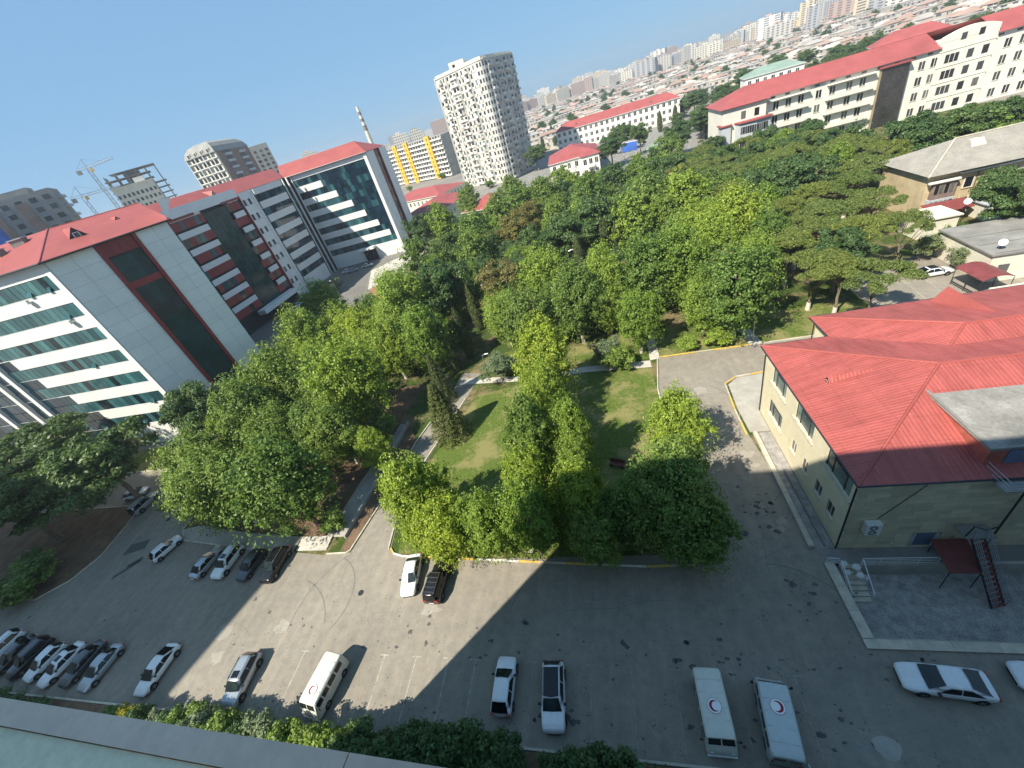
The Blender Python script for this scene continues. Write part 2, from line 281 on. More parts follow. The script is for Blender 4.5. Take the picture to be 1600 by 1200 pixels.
# ------------------------------------------------------------------ ground, roads, lawns
g = MB(); xs = [-9000, 15.6, 30.5, 9000]; ys = [-2000, 15.2, 20.9, 9000]
for i in range(3):
    for j in range(3):
        if i == 1 and j == 1: continue
        g.face([(xs[i], ys[j], 0), (xs[i+1], ys[j], 0), (xs[i+1], ys[j+1], 0), (xs[i], ys[j+1], 0)])
struct(g.build('ground', 'city_ground'))
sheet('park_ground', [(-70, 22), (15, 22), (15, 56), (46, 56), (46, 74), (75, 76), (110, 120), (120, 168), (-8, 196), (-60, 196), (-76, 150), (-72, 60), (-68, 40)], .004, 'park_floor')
lot = [(-140, 7.2), (-60, 7.0), (45, 7.0), (45, 14.55), (14.7, 14.55), (14.7, 20.6), (15.2, 22), (13.9, 36.7), (13.8, 41.2), (14.1, 46.5), (15.7, 47.7), (19.3, 48), (46, 48), (46, 54.9), (6.6, 54.9),
       (5.5, 46.9), (5.5, 22.2), (4.6, 20.9), (.3, 20.8), (-10, 21.4), (-26.5, 22.4), (-28.2, 23.2), (-29.5, 31), (-27.2, 41), (-25, 51), (-24, 58), (-27.8, 59), (-28.5, 51), (-31, 41.5), (-32.2, 31), (-33.6, 23.1),
       (-37, 22.8), (-42, 23.3), (-51, 24), (-63, 25.5), (-65.2, 27.3), (-66, 34), (-66.5, 40.6), (-140, 41.2), (-140, 32.6), (-89.6, 32.6), (-82.8, 32.8), (-79.4, 30.9), (-78.7, 28.9), (-77.5, 23.6), (-78.9, 19.7), (-82.2, 17), (-140, 17)]
sheet('parking_lot', lot, .008, 'asphalt')
sheet('lawn', [(-26.3, 41), (-23.1, 51.3), (-14, 53.3), (-5, 53.6), (5.2, 52.6), (5.2, 23), (-10, 21.8), (-27, 22.8), (-29, 31)], .012, 'lawn')
sheet('lawn', [(-24, 56.5), (5.1, 55.2), (46, 55.2), (46, 62), (30, 64), (-20, 64)], .008, 'lawn')
sheet('lawn', [(-140, 41.6), (-66.5, 41.0), (-69, 47.6), (-140, 47.6)], .008, 'lawn')
sheet('path', [(-27.6, 55.3), (-14, 53.5), (-5, 53.8), (5.3, 52.8), (5.3, 54.6), (-5, 55.4), (-14, 55), (-27.4, 57)], .016, 'paving')
sheet('path', [(5.3, 54.6), (6.8, 54.9), (6.9, 63), (5.6, 63)], .02, 'paving')
sheet('path', [(19.6, 55), (21.4, 55), (20.6, 64), (19.2, 64)], .02, 'paving')
sheet('path', [(-38.4, 25.2), (-35.4, 25.2), (-34.6, 34), (-34.2, 46), (-35.8, 46), (-37.6, 34)], .12, 'concrete')
sheet('pavement', [(-65.2, 27.4), (-63, 25.7), (-51, 24.2), (-42.2, 23.5), (-42.2, 25.4), (-52, 26.4), (-62, 28)], .11, 'concrete')
sheet('planting_bed', [(-65.5, 28), (-61.8, 28.1), (-52, 26.5), (-38.5, 25.3), (-37.7, 34), (-35.9, 46), (-35, 57), (-66.5, 57)], .10, 'soil')
sheet('planting_bed', [(-35.2, 23.2), (-33.9, 23.3), (-32.5, 31), (-31.3, 41.5), (-34, 46), (-34.4, 34)], .10, 'soil')
sheet('planting_bed', [(-140, 17.2), (-82.3, 17.2), (-79.1, 19.8), (-77.7, 23.6), (-78.9, 28.8), (-79.6, 30.7), (-82.9, 32.6), (-140, 32.4)], .10, 'soil')
sheet('planting_bed', [(-140, 2.2), (60, 2.2), (60, 6.9), (-140, 6.9)], .06, 'soil')
sheet('apron', [(14.1, 37), (14.0, 41.2), (14.3, 46.3), (15.8, 47.5), (19.3, 47.8), (19.3, 41), (16.2, 40.6), (16.2, 37)], .10, 'concrete')
sheet('yard', [(38, 57), (50.5, 56.5), (58, 60), (56, 73), (46, 74), (37.5, 68.5)], .012, 'asphalt')
sheet('yard', [(30, 92), (33, 90), (43, 104), (41, 112), (37, 112)], .014, 'asphalt')
sheet('road', [(-111, 60), (-74, 66), (-70, 90), (-78, 118), (-86, 140), (-78, 150), (-73, 166), (-78, 157), (-111, 154)], .012, 'asphalt_dark')
sheet('forecourt', [(-69.5, 90), (-55, 86), (-52, 128), (-64, 134), (-76, 120)], .016, 'red_paving')
sheet('forecourt', [(-86, 141), (-77, 119), (-63.5, 134.5), (-60, 150), (-73, 154), (-78, 150)], .018, 'paving')
sheet('path', [(-38, 92), (-32, 92), (-33, 126), (-40, 126)], .014, 'paving')
sheet('path', [(-60, 200), (40, 200), (80, 330), (-90, 330)], .006, 'concrete_dark')
# patches and worn marks in the asphalt
for k, (x, y, a, b, r_) in enumerate([(-71.7, 24.8, 1.7, .9, .3), (-69.2, 22.4, 1.1, .35, .7), (-69.6, 21.4, 1.9, .28, .8), (-74.3, 32.3, 1.5, .8, .2)]):
    c, s_ = math.cos(r_), math.sin(r_); sheet('asphalt_patch', [(x+u*c-v*s_, y+u*s_+v*c) for u, v in ((-a, -b), (a, -b*.9), (a*.95, b), (-a*.9, b))], .012, 'oil')
sheet('asphalt_patch', [(13.2+.75*math.cos(t)*(1+.15*math.sin(3*t)), 8.9+.6*math.sin(t)) for t in np.linspace(0, 6.1, 16)], .012, 'concrete')
sheet('asphalt_patch', [(11.4, 8.5), (12.5, 8.6), (12.5, 9.1), (11.3, 9.0)], .012, 'concrete_dark')
# oil blots, tyre arcs, worn pale patches, drains
random.seed(31)
def blob(m_, x, y, r, z, n_=11):
    k = [random.uniform(.55, 1.25) for _ in range(n_)]; a0 = random.random()*6; el = random.uniform(.5, 1)
    m_.face([(x+r*k[i]*math.cos(a0+6.283*i/n_), y+r*el*k[i]*math.sin(a0+6.283*i/n_), z) for i in range(n_)])
m_ = MB()
for cx, cy, sx_, sy_, n_ in [(11.8, 26.5, .9, 3.2, 34), (12.4, 18.5, 1.1, 2.5, 26), (6, 13.5, 6, 1.6, 40), (-14, 14, 14, 2.6, 50), (-30, 16, 12, 3, 26), (11, 10, 3, 1.5, 16), (-6, 8.8, 16, .8, 40), (-60, 14, 14, 3, 14)]:
    for _ in range(n_): blob(m_, random.gauss(cx, sx_), random.gauss(cy, sy_*.5), random.choice([.05, .07, .1, .16, .24])*random.uniform(.7, 1.3), .0105)
struct(m_.build('oil_stains', 'oil'))
def arc_strip(m_, pts, wd, z):
    for (x0, y0), (x1, y1) in zip(pts, pts[1:]):
        L = math.hypot(x1-x0, y1-y0); nx, ny = -(y1-y0)/L*wd, (x1-x0)/L*wd; m_.face([(x0+nx, y0+ny, z), (x0-nx, y0-ny, z), (x1-nx, y1-ny, z), (x1+nx, y1+ny, z)])
m_ = MB()
for cx, cy, r, a0, a1 in [(-36, 17.5, 5.2, -.6, 1.2), (-28, 15.8, 9, 2.2, 3.3), (-40, 12, 8, .4, 1.3), (-3, 14, 10, 1.9, 2.9), (9, 33, 7, -.9, .4), (8.2, 42, 6, -1.2, .9), (7.5, 42.5, 7.3, -1.0, .8), (10, 15, 6, .3, 1.5)]:
    arc_strip(m_, [(cx+r*math.cos(a), cy+r*math.sin(a)) for a in np.linspace(a0, a1, 14)], random.uniform(.03, .07), .0102)
for x, y, a, L in [(-26.8, 13.2, 1.5, 3.5), (-27.5, 16.2, .1, 2.6), (-8, 16.5, .2, 5), (2, 17.8, 3.0, 6), (10.4, 20, 1.5, 8), (-50, 15.6, .15, 9), (9.4, 36, 1.5, 9), (12, 50.5, .1, 9), (24, 51.5, .05, 14)]:
    p = [(x, y)]
    for _ in range(9): a += random.gauss(0, .16); p.append((p[-1][0]+L/9*math.cos(a), p[-1][1]+L/9*math.sin(a)))
    arc_strip(m_, p, .022, .0108)
struct(m_.build('cracks_and_tyre_marks', 'oil_light'))
m_ = MB()
for x, y, r in [(12.6, 40.5, .5), (12.3, 37.8, .8), (12.9, 33.8, .7), (13.1, 32.2, .5), (10.6, 45.6, 1.1), (13.2, 25.2, .6), (12.9, 24.4, .45), (-45.5, 14, 1.1), (-44, 11.6, .8), (-37.8, 14.6, .9), (-21, 16.8, 1.2)]: blob(m_, x, y, r, .0100, 14)
struct(m_.build('worn_patches', 'asphalt_pale'))
for x, y in [(9.6, 24), (-29.8, 18.3), (-70.5, 29.5)]: struct(MB().prism([(x+.33*math.cos(i*.393), y+.33*math.sin(i*.393)) for i in range(16)], .0, .02).build('manhole_cover', 'dark_metal'))
# parking bay lines with T ends
for x in [-57.0, -53.2, -41.6, -35.6, -33.4, -24.3, -21.0, -17.8, -15.2, -10.0, -5.2, -2.0, 1.2, 5.4, 9.4]:
    m_ = MB(); m_.face([(x-.05, 7.6, .013), (x+.05, 7.6, .013), (x+.05, 12.5, .013), (x-.05, 12.5, .013)]); m_.face([(x-.5, 12.51, .013), (x+.5, 12.51, .013), (x+.5, 12.61, .013), (x-.5, 12.61, .013)])
    struct(m_.build('bay_line', 'line_paint' if -34 < x < -14 else 'line_faint'))
for x, y0, y1 in [(41, 58, 66), (44, 58.5, 67), (46.8, 62, 69.5)]: struct(MB().face([(x, y0, .017), (x+.12, y0, .017), (x+.9, y1, .017), (x+.78, y1, .017)]).build('bay_line', 'line_paint'))
def kerb(pts, wd=.16, h=.15, step=2.4, mats=('kerb_stone',)):
    root = bpy.data.objects.new('kerb', None); COL.objects.link(root); struct(root); k = 0
    for (x0, y0), (x1, y1) in zip(pts, pts[1:]):
        L = math.hypot(x1-x0, y1-y0); n = max(1, round(L/step)); a = math.atan2(y1-y0, x1-x0)
        for i in range(n):
            t = i/n; link('kerb_stone', ubox(mats[k % len(mats)]), root, (x0+(x1-x0)*t, y0+(y1-y0)*t, .0), a, (L/n-.015, wd, h+random.uniform(-.008, .008))); k += 1
kerb([(-28.3, 23.4), (-27.6, 22.7), (-26.3, 22.35), (-10, 21.35), (.3, 20.75), (4.6, 20.85), (5.4, 22.2), (5.4, 40)], mats=('kerb_yellow', 'kerb_white', 'kerb_white', 'kerb_yellow', 'kerb_stone'))
kerb([(5.4, 40), (5.4, 47), (6.5, 54.8)]); kerb([(6.9, 55.0), (19.5, 55.0)], mats=('kerb_yellow', 'kerb_yellow', 'kerb_stone')); kerb([(21.5, 55.0), (46, 55.0)], mats=('kerb_stone',))
kerb([(-28.4, 23.3), (-29.6, 31), (-27.3, 41), (-25.1, 51)]); kerb([(-37, 22.85), (-34.2, 22.95), (-33.7, 23.3), (-32.3, 31), (-31.1, 41.5), (-28.7, 51)])
kerb([(-66.5, 40.6), (-66, 34), (-65.2, 27.3), (-63, 25.5), (-51, 24), (-42.2, 23.3)]); kerb([(-140, 17), (-82.2, 17), (-78.9, 19.7), (-77.5, 23.6), (-78.7, 28.9), (-79.4, 30.9), (-82.8, 32.8), (-140, 32.6)])
kerb([(-140, 41.2), (-66.5, 40.7)]); kerb([(-120, 6.95), (60, 6.95)], mats=('kerb_stone',))
kerb([(13.75, 36.7), (13.75, 41.2), (14.05, 46.5), (15.7, 47.75), (19.3, 48.05)], mats=('kerb_yellow', 'kerb_stone'))
# steps by the planting bed
st = thing('garden_steps', 'pale concrete garden steps beside the black off-roader at the planting bed', 'steps', (-42, 23.3, 0))
for i in range(3):
    for j in range(4): link('slab', ubox('paving'), st, (.1+j*1.15, .15+i*.62, .0), 0, (1.13, .6, .12+.08*i))
rw = thing('retaining_wall', 'low concrete wall running between the garden path and the soil strip', 'wall', (-35.2, 25, 0))
rw_pts = [(0, 0), (.75, 9), (1.1, 21)]
for (x0, y0), (x1, y1) in zip(rw_pts, rw_pts[1:]):
    L = math.hypot(x1-x0, y1-y0); n = round(L/3)
    for i in range(n): link('wall_block', ubox('concrete'), rw, (x0+(x1-x0)*i/n, y0+(y1-y0)*i/n, 0), math.atan2(y1-y0, x1-x0), (L/n-.02, .3, .55))

# ------------------------------------------------------------------ the building the view is taken from, and its neighbour (they shade the car park)
hb = thing('apartment_building', 'pale ledge of the building the view is taken from, bottom left corner', 'building', (0, 0, 0))
wl = MB(); wl.box(-28.6, -16, 0, 70, -.25, 46.4); wl.build('wall', 'own_facade', hb)
for x0, x1, h in [(24, 26.4, 1.6), (31, 36, 1.1), (14.9, 16.3, 1.35)]: link('roof_hut', ubox('parapet_wall'), hb, (x0, -2.2, 46.4), 0, (x1-x0, 1.9, h))
LZ = CAMZ-2.0; _t = -.02
lg = MB(); lg.box(-16, -.24, LZ-1.2, 12, .18, LZ-.05); lg.build('ledge_wall', 'parapet_wall', hb)
def _ly(x, y): return y+_t*(x+2.0)
sl_ = MB(); sl_.hexa([(-16, -.2, LZ-.05), (12, -.2, LZ-.05), (12, _ly(12, .196), LZ-.05), (-16, _ly(-16, .196), LZ-.05), (-16, -.2, LZ-.004), (12, -.2, LZ-.004), (12, _ly(12, .196), LZ-.004), (-16, _ly(-16, .196), LZ-.004)]); sl_.build('sill', 'parapet_wall', hb)
for x0, x1 in [(-16, -6.2), (-6.195, -1.30), (-1.294, 3.2), (3.21, 12)]:
    c_ = MB(); c_.hexa([(x0, _ly(x0, .2), LZ-.05), (x1, _ly(x1, .2), LZ-.05), (x1, _ly(x1, .312), LZ-.07), (x0, _ly(x0, .312), LZ-.07), (x0, _ly(x0, .2), LZ+.012), (x1, _ly(x1, .2), LZ+.012), (x1, _ly(x1, .312), LZ), (x0, _ly(x0, .312), LZ)]); c_.build('coping', 'parapet_metal', hb)
nb = thing('apartment_building', 'tall neighbouring block left of the view that shades the left end of the car park', 'building', (-76, -12.9, 0))
_e, _f = (-.282, -.959), (-.96, .282)
MB().prism([(0, 0), (80*_f[0], 80*_f[1]), (80*_f[0]+40*_e[0], 80*_f[1]+40*_e[1]), (40*_e[0], 40*_e[1])], 0, 58).build('wall', 'plaster_cream', nb)

# ------------------------------------------------------------------ the long white hospital on the left
def quadpart(name, root, pts, mt): 
    o = root.location; return MB().face([(x-o.x, y-o.y, z) for x, y, z in pts]).build(name, mt, root)
AX, AY = -81.0, 49.3
H1 = thing('hospital_block', 'long white hospital with red and white striped facades, dark glass strips and red metal roof', 'hospital', (AX, AY, 0))
BX, BY = AX+17.8*math.sin(R(25)), AY+17.8*math.cos(R(25))
def loc(p): return [(x-AX, y-AY) for x, y in p]
MB().prism(loc([(AX-.2, AY+.25), (BX-.25, BY-.1), (-111.4, 66), (-111.6, 152), (-111.2, 155.3), (-77.1, 157.7), (-77.6, 174.8), (-150, 175), (-150, 49.55)]), 0, 36.9).build('core_wall', 'frame_dark', H1)
F = Face(H1, -69, 0, 0)           # front: u metres left of the corner -> s = 69-u
def fb(name, mt, u0, u1, d0, d1, z0, z1): return F.box(name, mt, 69-u1, 69-u0, d0, d1, z0, z1)
top = [35.1-4.55*k for k in range(8)]
fb('corner_pier', 'cladding', 0, 1.25, -.2, .10, 0, 36.9)
bl = {0: 69, 1: 69, 2: 69, 3: 28.0, 4: 26.4, 5: 23.3, 6: 20.4, 7: 18.0}
for k in range(8):
    z1 = 36.9 if k == 0 else top[k-1]-2.35
    z0 = top[k] if k < 7 else 0.15
    u = 1.26
    while u < bl[k]-.3:
        e = min(u+3.2, bl[k]); fb('cladding_panel', 'cladding', u, e-.03, -.2, .05, z0, z1); u = e
    if k < 7:
        u = 1.3; i = 0
        while u < 52:
            wd = 1.42; fb('window_pane', 'glass_teal' if u < bl[min(k+1, 7)]+6 else 'glass_dark', u+.05, u+wd-.05, -.24, -.03 if i % 7 else .0, z0-2.30, z0-.05); u += wd; i += 1
        fb('window_sill', 'white_metal', 1.3, min(bl[k], 40), -.2, .08, z0-2.40, z0-2.355)
for k in range(3, 8):            # glass spandrels left of the stepped white bands
    z1 = top[k-1]-2.42; z0 = top[k] if k < 7 else .1; u = bl[k]+.1
    while u < 52: fb('spandrel_pane', 'glass_dark', u+.04, u+1.8-.04, -.24, -.14, z0+.05, z1); u += 1.8
    fb('transom', 'white_metal', bl[k], 52, -.2, -.06, z1, z1+.09)
for u in (32.0, 36.6, 45.5): fb('white_fin', 'cladding', u, u+1.15, -.2, .55, 0, 23.4 if u < 33 else 22.0)
for k, u, w_, h_ in [(0, 7.6, .9, 1.3), (1, 4.4, 1.0, 1.4), (3, 9.3, 1.0, 1.1), (5, 4.2, 1.0, 1.2), (6, 11, 1., 1.3), (0, 3.0, .8, 1.1)]:   # open casements
    o = fb('open_casement', 'glass_teal', u, u+w_, 0, .06, top[k]-2.3, top[k]-2.3+h_); o.rotation_euler = (R(-28), 0, 0); o.location.y -= .3
for u, k in [(9.0, 0), (4.6, 1)]: fb('air_conditioner', 'ac_white', u, u+.95, .3, .75, top[k]-3.1, top[k]-2.45)
# side with the red stair tower
SD = Face(H1, 0, 0, R(65))
SD.box('joint_backing', 'plaster_grey', .1, 6.4, -.3, .09, 0, 36.8); SD.box('joint_backing', 'plaster_grey', 12.5, 17.7, -.3, .09, 0, 36.8)
for k in range(16):
    z0 = 36.8-2.3*(k+1)
    for s0, s1 in ((.15, 3.18), (3.23, 6.38), (12.55, 15.18), (15.23, 17.75)): SD.box('cladding_panel', 'cladding', s0, s1, -.2, .12+random.uniform(-.006, .006), max(.02, z0+.045), z0+2.3)
SD.box('red_frame', 'clad_red', 6.4, 7.05, -.2, .35, 0, 36.8); SD.box('red_frame', 'clad_red', 11.95, 12.53, -.2, .35, 0, 36.8)
for i in range(4): SD.box('red_panel', 'clad_red', 7.06+i*1.22, 7.06+i*1.22+1.2, -.2, -.02, 34.6, 36.8)
for k in range(15):
    for i in range(3): SD.box('stair_pane', 'glass_stair', 7.07+i*1.63, 7.07+i*1.63+1.56, -.22, -.13+random.uniform(-.01, .01), 34.2-2.28*(k+1)+.04, 34.2-2.28*k-.05)
    if k % 2 == 0 and k: SD.box('floor_band', 'clad_red' if k == 2 else 'frame_dark', 7.06, 11.95, -.2, -.10, 34.2-2.28*k-(.6 if k == 2 else .12), 34.2-2.28*k+(.5 if k == 2 else .05))
# recessed centre
CF = Face(H1, -111-AX, 80-AY, R(88))     # s = 0 at Y 80
for k in range(8):
    zb1 = 36.2 if k == 0 else top[k-1]-2.5; zb0 = top[k]+.25 if k < 7 else 0
    for s0, s1 in ((17.5, 29.8), (39.2, 45.3)):
        if k == 7: continue
        CF.box('white_band', 'cladding', s0+1.2, s1-.4, -.2, .12, zb0, zb1-.2)
        s = s0
        while s < s1-.2:
            mt = random.choice(['clad_red', 'clad_red', 'clad_red', 'glass_room', 'glass_teal']); CF.box('infill_panel', mt, s+.03, min(s+1.75, s1), -.24, -.1, zb0-2.4, zb0-.02); s += 1.78
for k in range(16):
    for i in range(5): CF.box('curtain_pane', 'glass_stair', 30.0+i*1.82, 30.0+i*1.82+1.76, -.26, -.16, 1.2+2.12*k, 1.2+2.12*k+2.06)
CF.box('parapet_plate', 'cladding', 17, 45.3, -.6, .5, 36.0, 38.6); CF.box('red_strip', 'clad_red', 17.2, 27, -.3, .56, 35.6, 36.2); CF.box('red_strip', 'clad_red', 37.5, 45.4, -.3, .56, 35.6, 36.2)
CF.box('red_edge', 'clad_red', 45.35, 45.75, -.2, .5, 0, 36.4)
CF.box('entrance_canopy', 'cladding', 26, 44, .1, 3.2, 3.6, 5.0)
for k in range(8):
    z1 = top[k]+1.85 if k == 0 else top[k-1]-2.3+.2; z0 = top[k]-.3 if k < 7 else 0
    CF.box('cladding_panel', 'cladding', 45.8, 51.2, -.2, .25, z0, z1)
    if k < 7:
        for s0, s1 in ((45.8, 46.3), (47.5, 48.7), (49.9, 51.2)): CF.box('cladding_panel', 'cladding', s0, s1, -.2, .25, z0-2.1, z0-.01)
        for s0 in (46.32, 48.72): CF.box('window_pane', 'glass_room', s0, s0+1.16, -.24, -.05, z0-2.1, z0-.02)
    CF.box('white_band', 'cladding', 53.2, 68.2, -.2, .1, (top[k] if k < 7 else .1), 36.9 if k == 0 else top[k-1]-2.35)
    if k < 7:
        s = 52.2
        while s < 70: CF.box('window_pane', 'glass_dark' if random.random() < .7 else 'glass_teal', s+.04, s+1.4, -.24, -.12, top[k]-2.3, top[k]-.04); s += 1.45
CF.box('white_pier', 'cladding', 51.2, 52.1, -.2, .45, 0, 36.9); CF.box('white_pier', 'cladding', 71.6, 72.0, -.2, .3, 0, 36.9); CF.box('white_pier', 'cladding', 69.2, 69.5, -.2, .2, 0, 36.9)
# far wing
WF = Face(H1, -111.5-AX, 155-AY, R(4))
WL = 34.6
WF.box('white_pier', 'cladding', WL-1.2, WL, -.2, .35, 0, 36.9); WF.box('white_pier', 'cladding', 2.4, 2.7, -.2, .3, 0, 36.9)
be = {0: 33.4, 1: 13.5, 2: 17.6, 3: 21.8, 4: 25.2, 5: 28.6, 6: 31.6, 7: 33.4}
for k in range(8):
    z1 = 36.9 if k == 0 else top[k-1]-2.35; z0 = top[k] if k < 7 else .1; s = 2.75
    while s < be[k]-.2: e = min(s+3.2, be[k]); WF.box('cladding_panel', 'cladding', s, e-.02, -.2, .05, z0, z1); s = e
    if k < 7:
        s = 2.8
        while s < 33.3: WF.box('window_pane', random.choice(['glass_teal', 'glass_teal', 'glass_teal', 'glass_dark']) if s < be[k+1] or random.random() < .12 else 'glass_dark', s+.05, min(s+1.4, 33.35), -.24, -.12, top[k]-2.3, top[k]-.05); s += 1.45
    s = be[k]+.1
    while s < 33.2 and k: WF.box('spandrel_pane', 'glass_dark', s+.05, min(s+1.4, 33.35), -.24, -.14, z0+.03, z1-.05); s += 1.45
WF.box('canopy', 'cladding', 16, 23, .3, 3, 4.8, 5.6); WF.box('entrance', 'glass_dark', 17, 22.5, -.2, .32, 0, 4.6)
WS = Face(H1, -77-AX, 157.6-AY, R(88.5))
for k in range(16):
    for s0, s1 in ((.02, 3), (3.02, 6.5), (11, 14), (14.02, 17.2)): WS.box('cladding_panel', 'cladding', s0, s1, -.3, .12, max(.02, 36.8-2.3*(k+1)+.02), 36.8-2.3*k)
    for i in range(2): WS.box('stair_pane', 'glass_room' if (k+i) % 3 else 'glass_stair', 7.2+i*1.6, 8.75+i*1.6, -.3, -.13, max(.1, 36.5-2.3*(k+1)+.05), 36.5-2.3*k)
WS.box('red_frame', 'clad_red', 6.52, 7.15, -.2, .3, 0, 36.8); WS.box('red_frame', 'clad_red', 10.4, 10.98, -.2, .3, 0, 36.8)
# roofs
T1, T2 = (-95.5, 63, 41.2), (-88.5, 76, 41)
rA, rB = (-80.2, 48.4, 36.95), (-72.6, 65.9, 36.95)
quadpart('roof_slope', H1, [rA, T1, (-150, 62, 41.4), (-150, 48.4, 36.95)], 'roof_red'); quadpart('roof_slope', H1, [rA, rB, T2, T1], 'roof_red')
quadpart('roof_slope', H1, [rB, (-108, 82, 36.95), T2], 'roof_red'); quadpart('roof_slope', H1, [T1, T2, (-108, 82, 37), (-150, 76, 37), (-150, 62, 41.4)], 'roof_red')
def bar(name, root, p, q, r_, mt): o = root.location; return MB().tube([(p[0]-o.x, p[1]-o.y, p[2]-o.z), (q[0]-o.x, q[1]-o.y, q[2]-o.z)], r_, 6).build(name, mt, root)
bar('hip_cap', H1, rA, T1, .16, 'roof_far'); bar('ridge_cap', H1, T1, T2, .14, 'roof_red'); bar('gutter', H1, (rA[0], rA[1]+.1, 36.9), (rB[0]-.1, rB[1], 36.9), .17, 'dark_metal'); bar('gutter', H1, (rA[0], rA[1], 36.9), (-150, rA[1], 36.9), .17, 'dark_metal')
quadpart('gable_wall', H1, [(BX+.1, BY+.3, 36.9), (-79, 74.5, 40.2), (-74.2, 67.2, 40.4)], 'cladding')
quadpart('roof_slope', H1, [(-110.2, 96.5, 37.1), (-110.2, 153, 37.1), (-118, 160, 41), (-118, 84, 41)], 'roof_red')
quadpart('roof_slope', H1, [(-112, 154, 36.95), (-76.3, 156.6, 36.95), (-84, 166.2, 41.2), (-118, 164, 41.2)], 'roof_red'); quadpart('roof_slope', H1, [(-76.3, 156.6, 36.95), (-76.8, 175.6, 36.95), (-84, 166.2, 41.2)], 'roof_red')
bar('gutter', H1, (-112, 154, 36.9), (-76.3, 156.6, 36.9), .15, 'dark_metal')
def dormer(root, apex, base_c, wd, hgt, dirx, diry, mt):
    """little gabled vent: front triangle at base_c, ridge running back to apex"""
    o = root.location; px, py = -diry, dirx; bx, by, bz = base_c
    l_, r_, t_ = (bx+px*wd, by+py*wd, bz), (bx-px*wd, by-py*wd, bz), (bx, by, bz+hgt)
    f = lambda p: (p[0]-o.x, p[1]-o.y, p[2])
    MB().face([f(l_), f(t_), f(apex)]).face([f(t_), f(r_), f(apex)]).build('dormer_roof', mt, root)
    MB().face([f(l_), f(r_), f(t_)]).build('dormer_front', 'frame_dark', root)
    q = lambda a, h: (bx+px*a+dirx*.03-o.x, by+py*a+diry*.03-o.y, bz+h)
    MB().face([q(.35*wd, .08*hgt), q(-.35*wd, .08*hgt), q(-.3*wd, .55*hgt), q(.3*wd, .55*hgt)]).build('dormer_window', 'plaster_white', root)
    MB().face([tuple(a+b for a, b in zip(q(.25*wd, .14*hgt), (dirx*.03, diry*.03, 0))), tuple(a+b for a, b in zip(q(-.25*wd, .14*hgt), (dirx*.03, diry*.03, 0))), tuple(a+b for a, b in zip(q(-.22*wd, .5*hgt), (dirx*.03, diry*.03, 0))), tuple(a+b for a, b in zip(q(.22*wd, .5*hgt), (dirx*.03, diry*.03, 0)))]).build('dormer_pane', 'glass_room', root)
_sx, _sy = math.sin(R(115)), math.cos(R(115))
dormer(H1, (-91.5, 62.2, 40.4), (-84.2, 58.6, 38.35), 1.5, 1.9, _sx, _sy, 'roof_red'); dormer(H1, (-88.5, 68, 40), (-84.3, 66.6, 39.1), .7, .8, _sx, _sy, 'roof_red'); dormer(H1, (-116.5, 121, 40.2), (-112.6, 121, 38.3), 1.2, 1.5, 1, 0, 'roof_red')
for i, (x, y, z, a) in enumerate([(-100.5, 56.5, 39.7, .3), (-103.2, 55.0, 39.3, .2), (-98.4, 59.5, 40.4, .5), (-106, 57.5, 40, .1)]):
    u_ = thing('rooftop_unit', ['grey rooftop ventilation box nearest the hip of the red roof', 'grey rooftop ventilation box beside the left edge of the view', 'small grey vent on the ridge of the red hospital roof', 'grey rooftop box at the far left of the red roof'][i], 'ventilation unit', (x, y, z-.6), a)
    MB().box(-1, -.8, 0, 1, .8, 1.25).build('casing', 'concrete_dark', u_); MB().prism([(-1.15, -.95), (1.15, -.95), (1.15, .95), (-1.15, .95)], 1.26, 1.42).build('lid', 'plaster_grey', u_)
for i, (x, y) in enumerate([(-113, 95), (-113.5, 97.5), (-113.2, 93)]):
    d_ = thing('satellite_dish', 'white satellite dish on the roof edge above the striped facade', 'satellite dish', (x, y, 38.2), 0, 'dishes on the hospital roof'); MB().tube([(0, 0, 0), (0, 0, .8)], .06, 6).build('post', 'white_metal', d_)
    MB().tube([(0, 0, .8), (.25, -.2, .95), (.4, -.32, 1.05)], [.15, .75, 1.0], 12).build('dish', 'cladding', d_, smooth=40)

# ------------------------------------------------------------------ two-storey stone building with the red ribbed roof (right)
YX, YY = 16.3, 22.3
Y1 = thing('stone_building', 'two-storey pale yellow stone building with hipped red ribbed metal roofs', 'building', (YX, YY, 0))
MB().box(.18, .18, -1.4, 26, 18.5, 8.66).build('core_wall', 'stone_yellow', Y1); MB().box(6.9, 18.4, 0, 30, 23.4, 8.66).build('core_wall', 'stone_yellow', Y1)
YW = Face(Y1, 0, 18.4, R(-90))    # west wall: s = 18.4 - (Y-YY)
wins = [(12.75, 16.1, 6.2, 8.3, 1), (6.8, 10.3, 6.2, 8.3, 1), (.5, 4.25, 6.2, 8.3, 1), (12.65, 16.0, 2.0, 4.0, 1), (9.0, 10.1, 2.0, 3.6, 0), (6.5, 7.6, 2.0, 3.6, 0), (3.7, 4.8, 2.0, 3.6, 0), (1.5, 2.6, 2.0, 3.6, 0)]
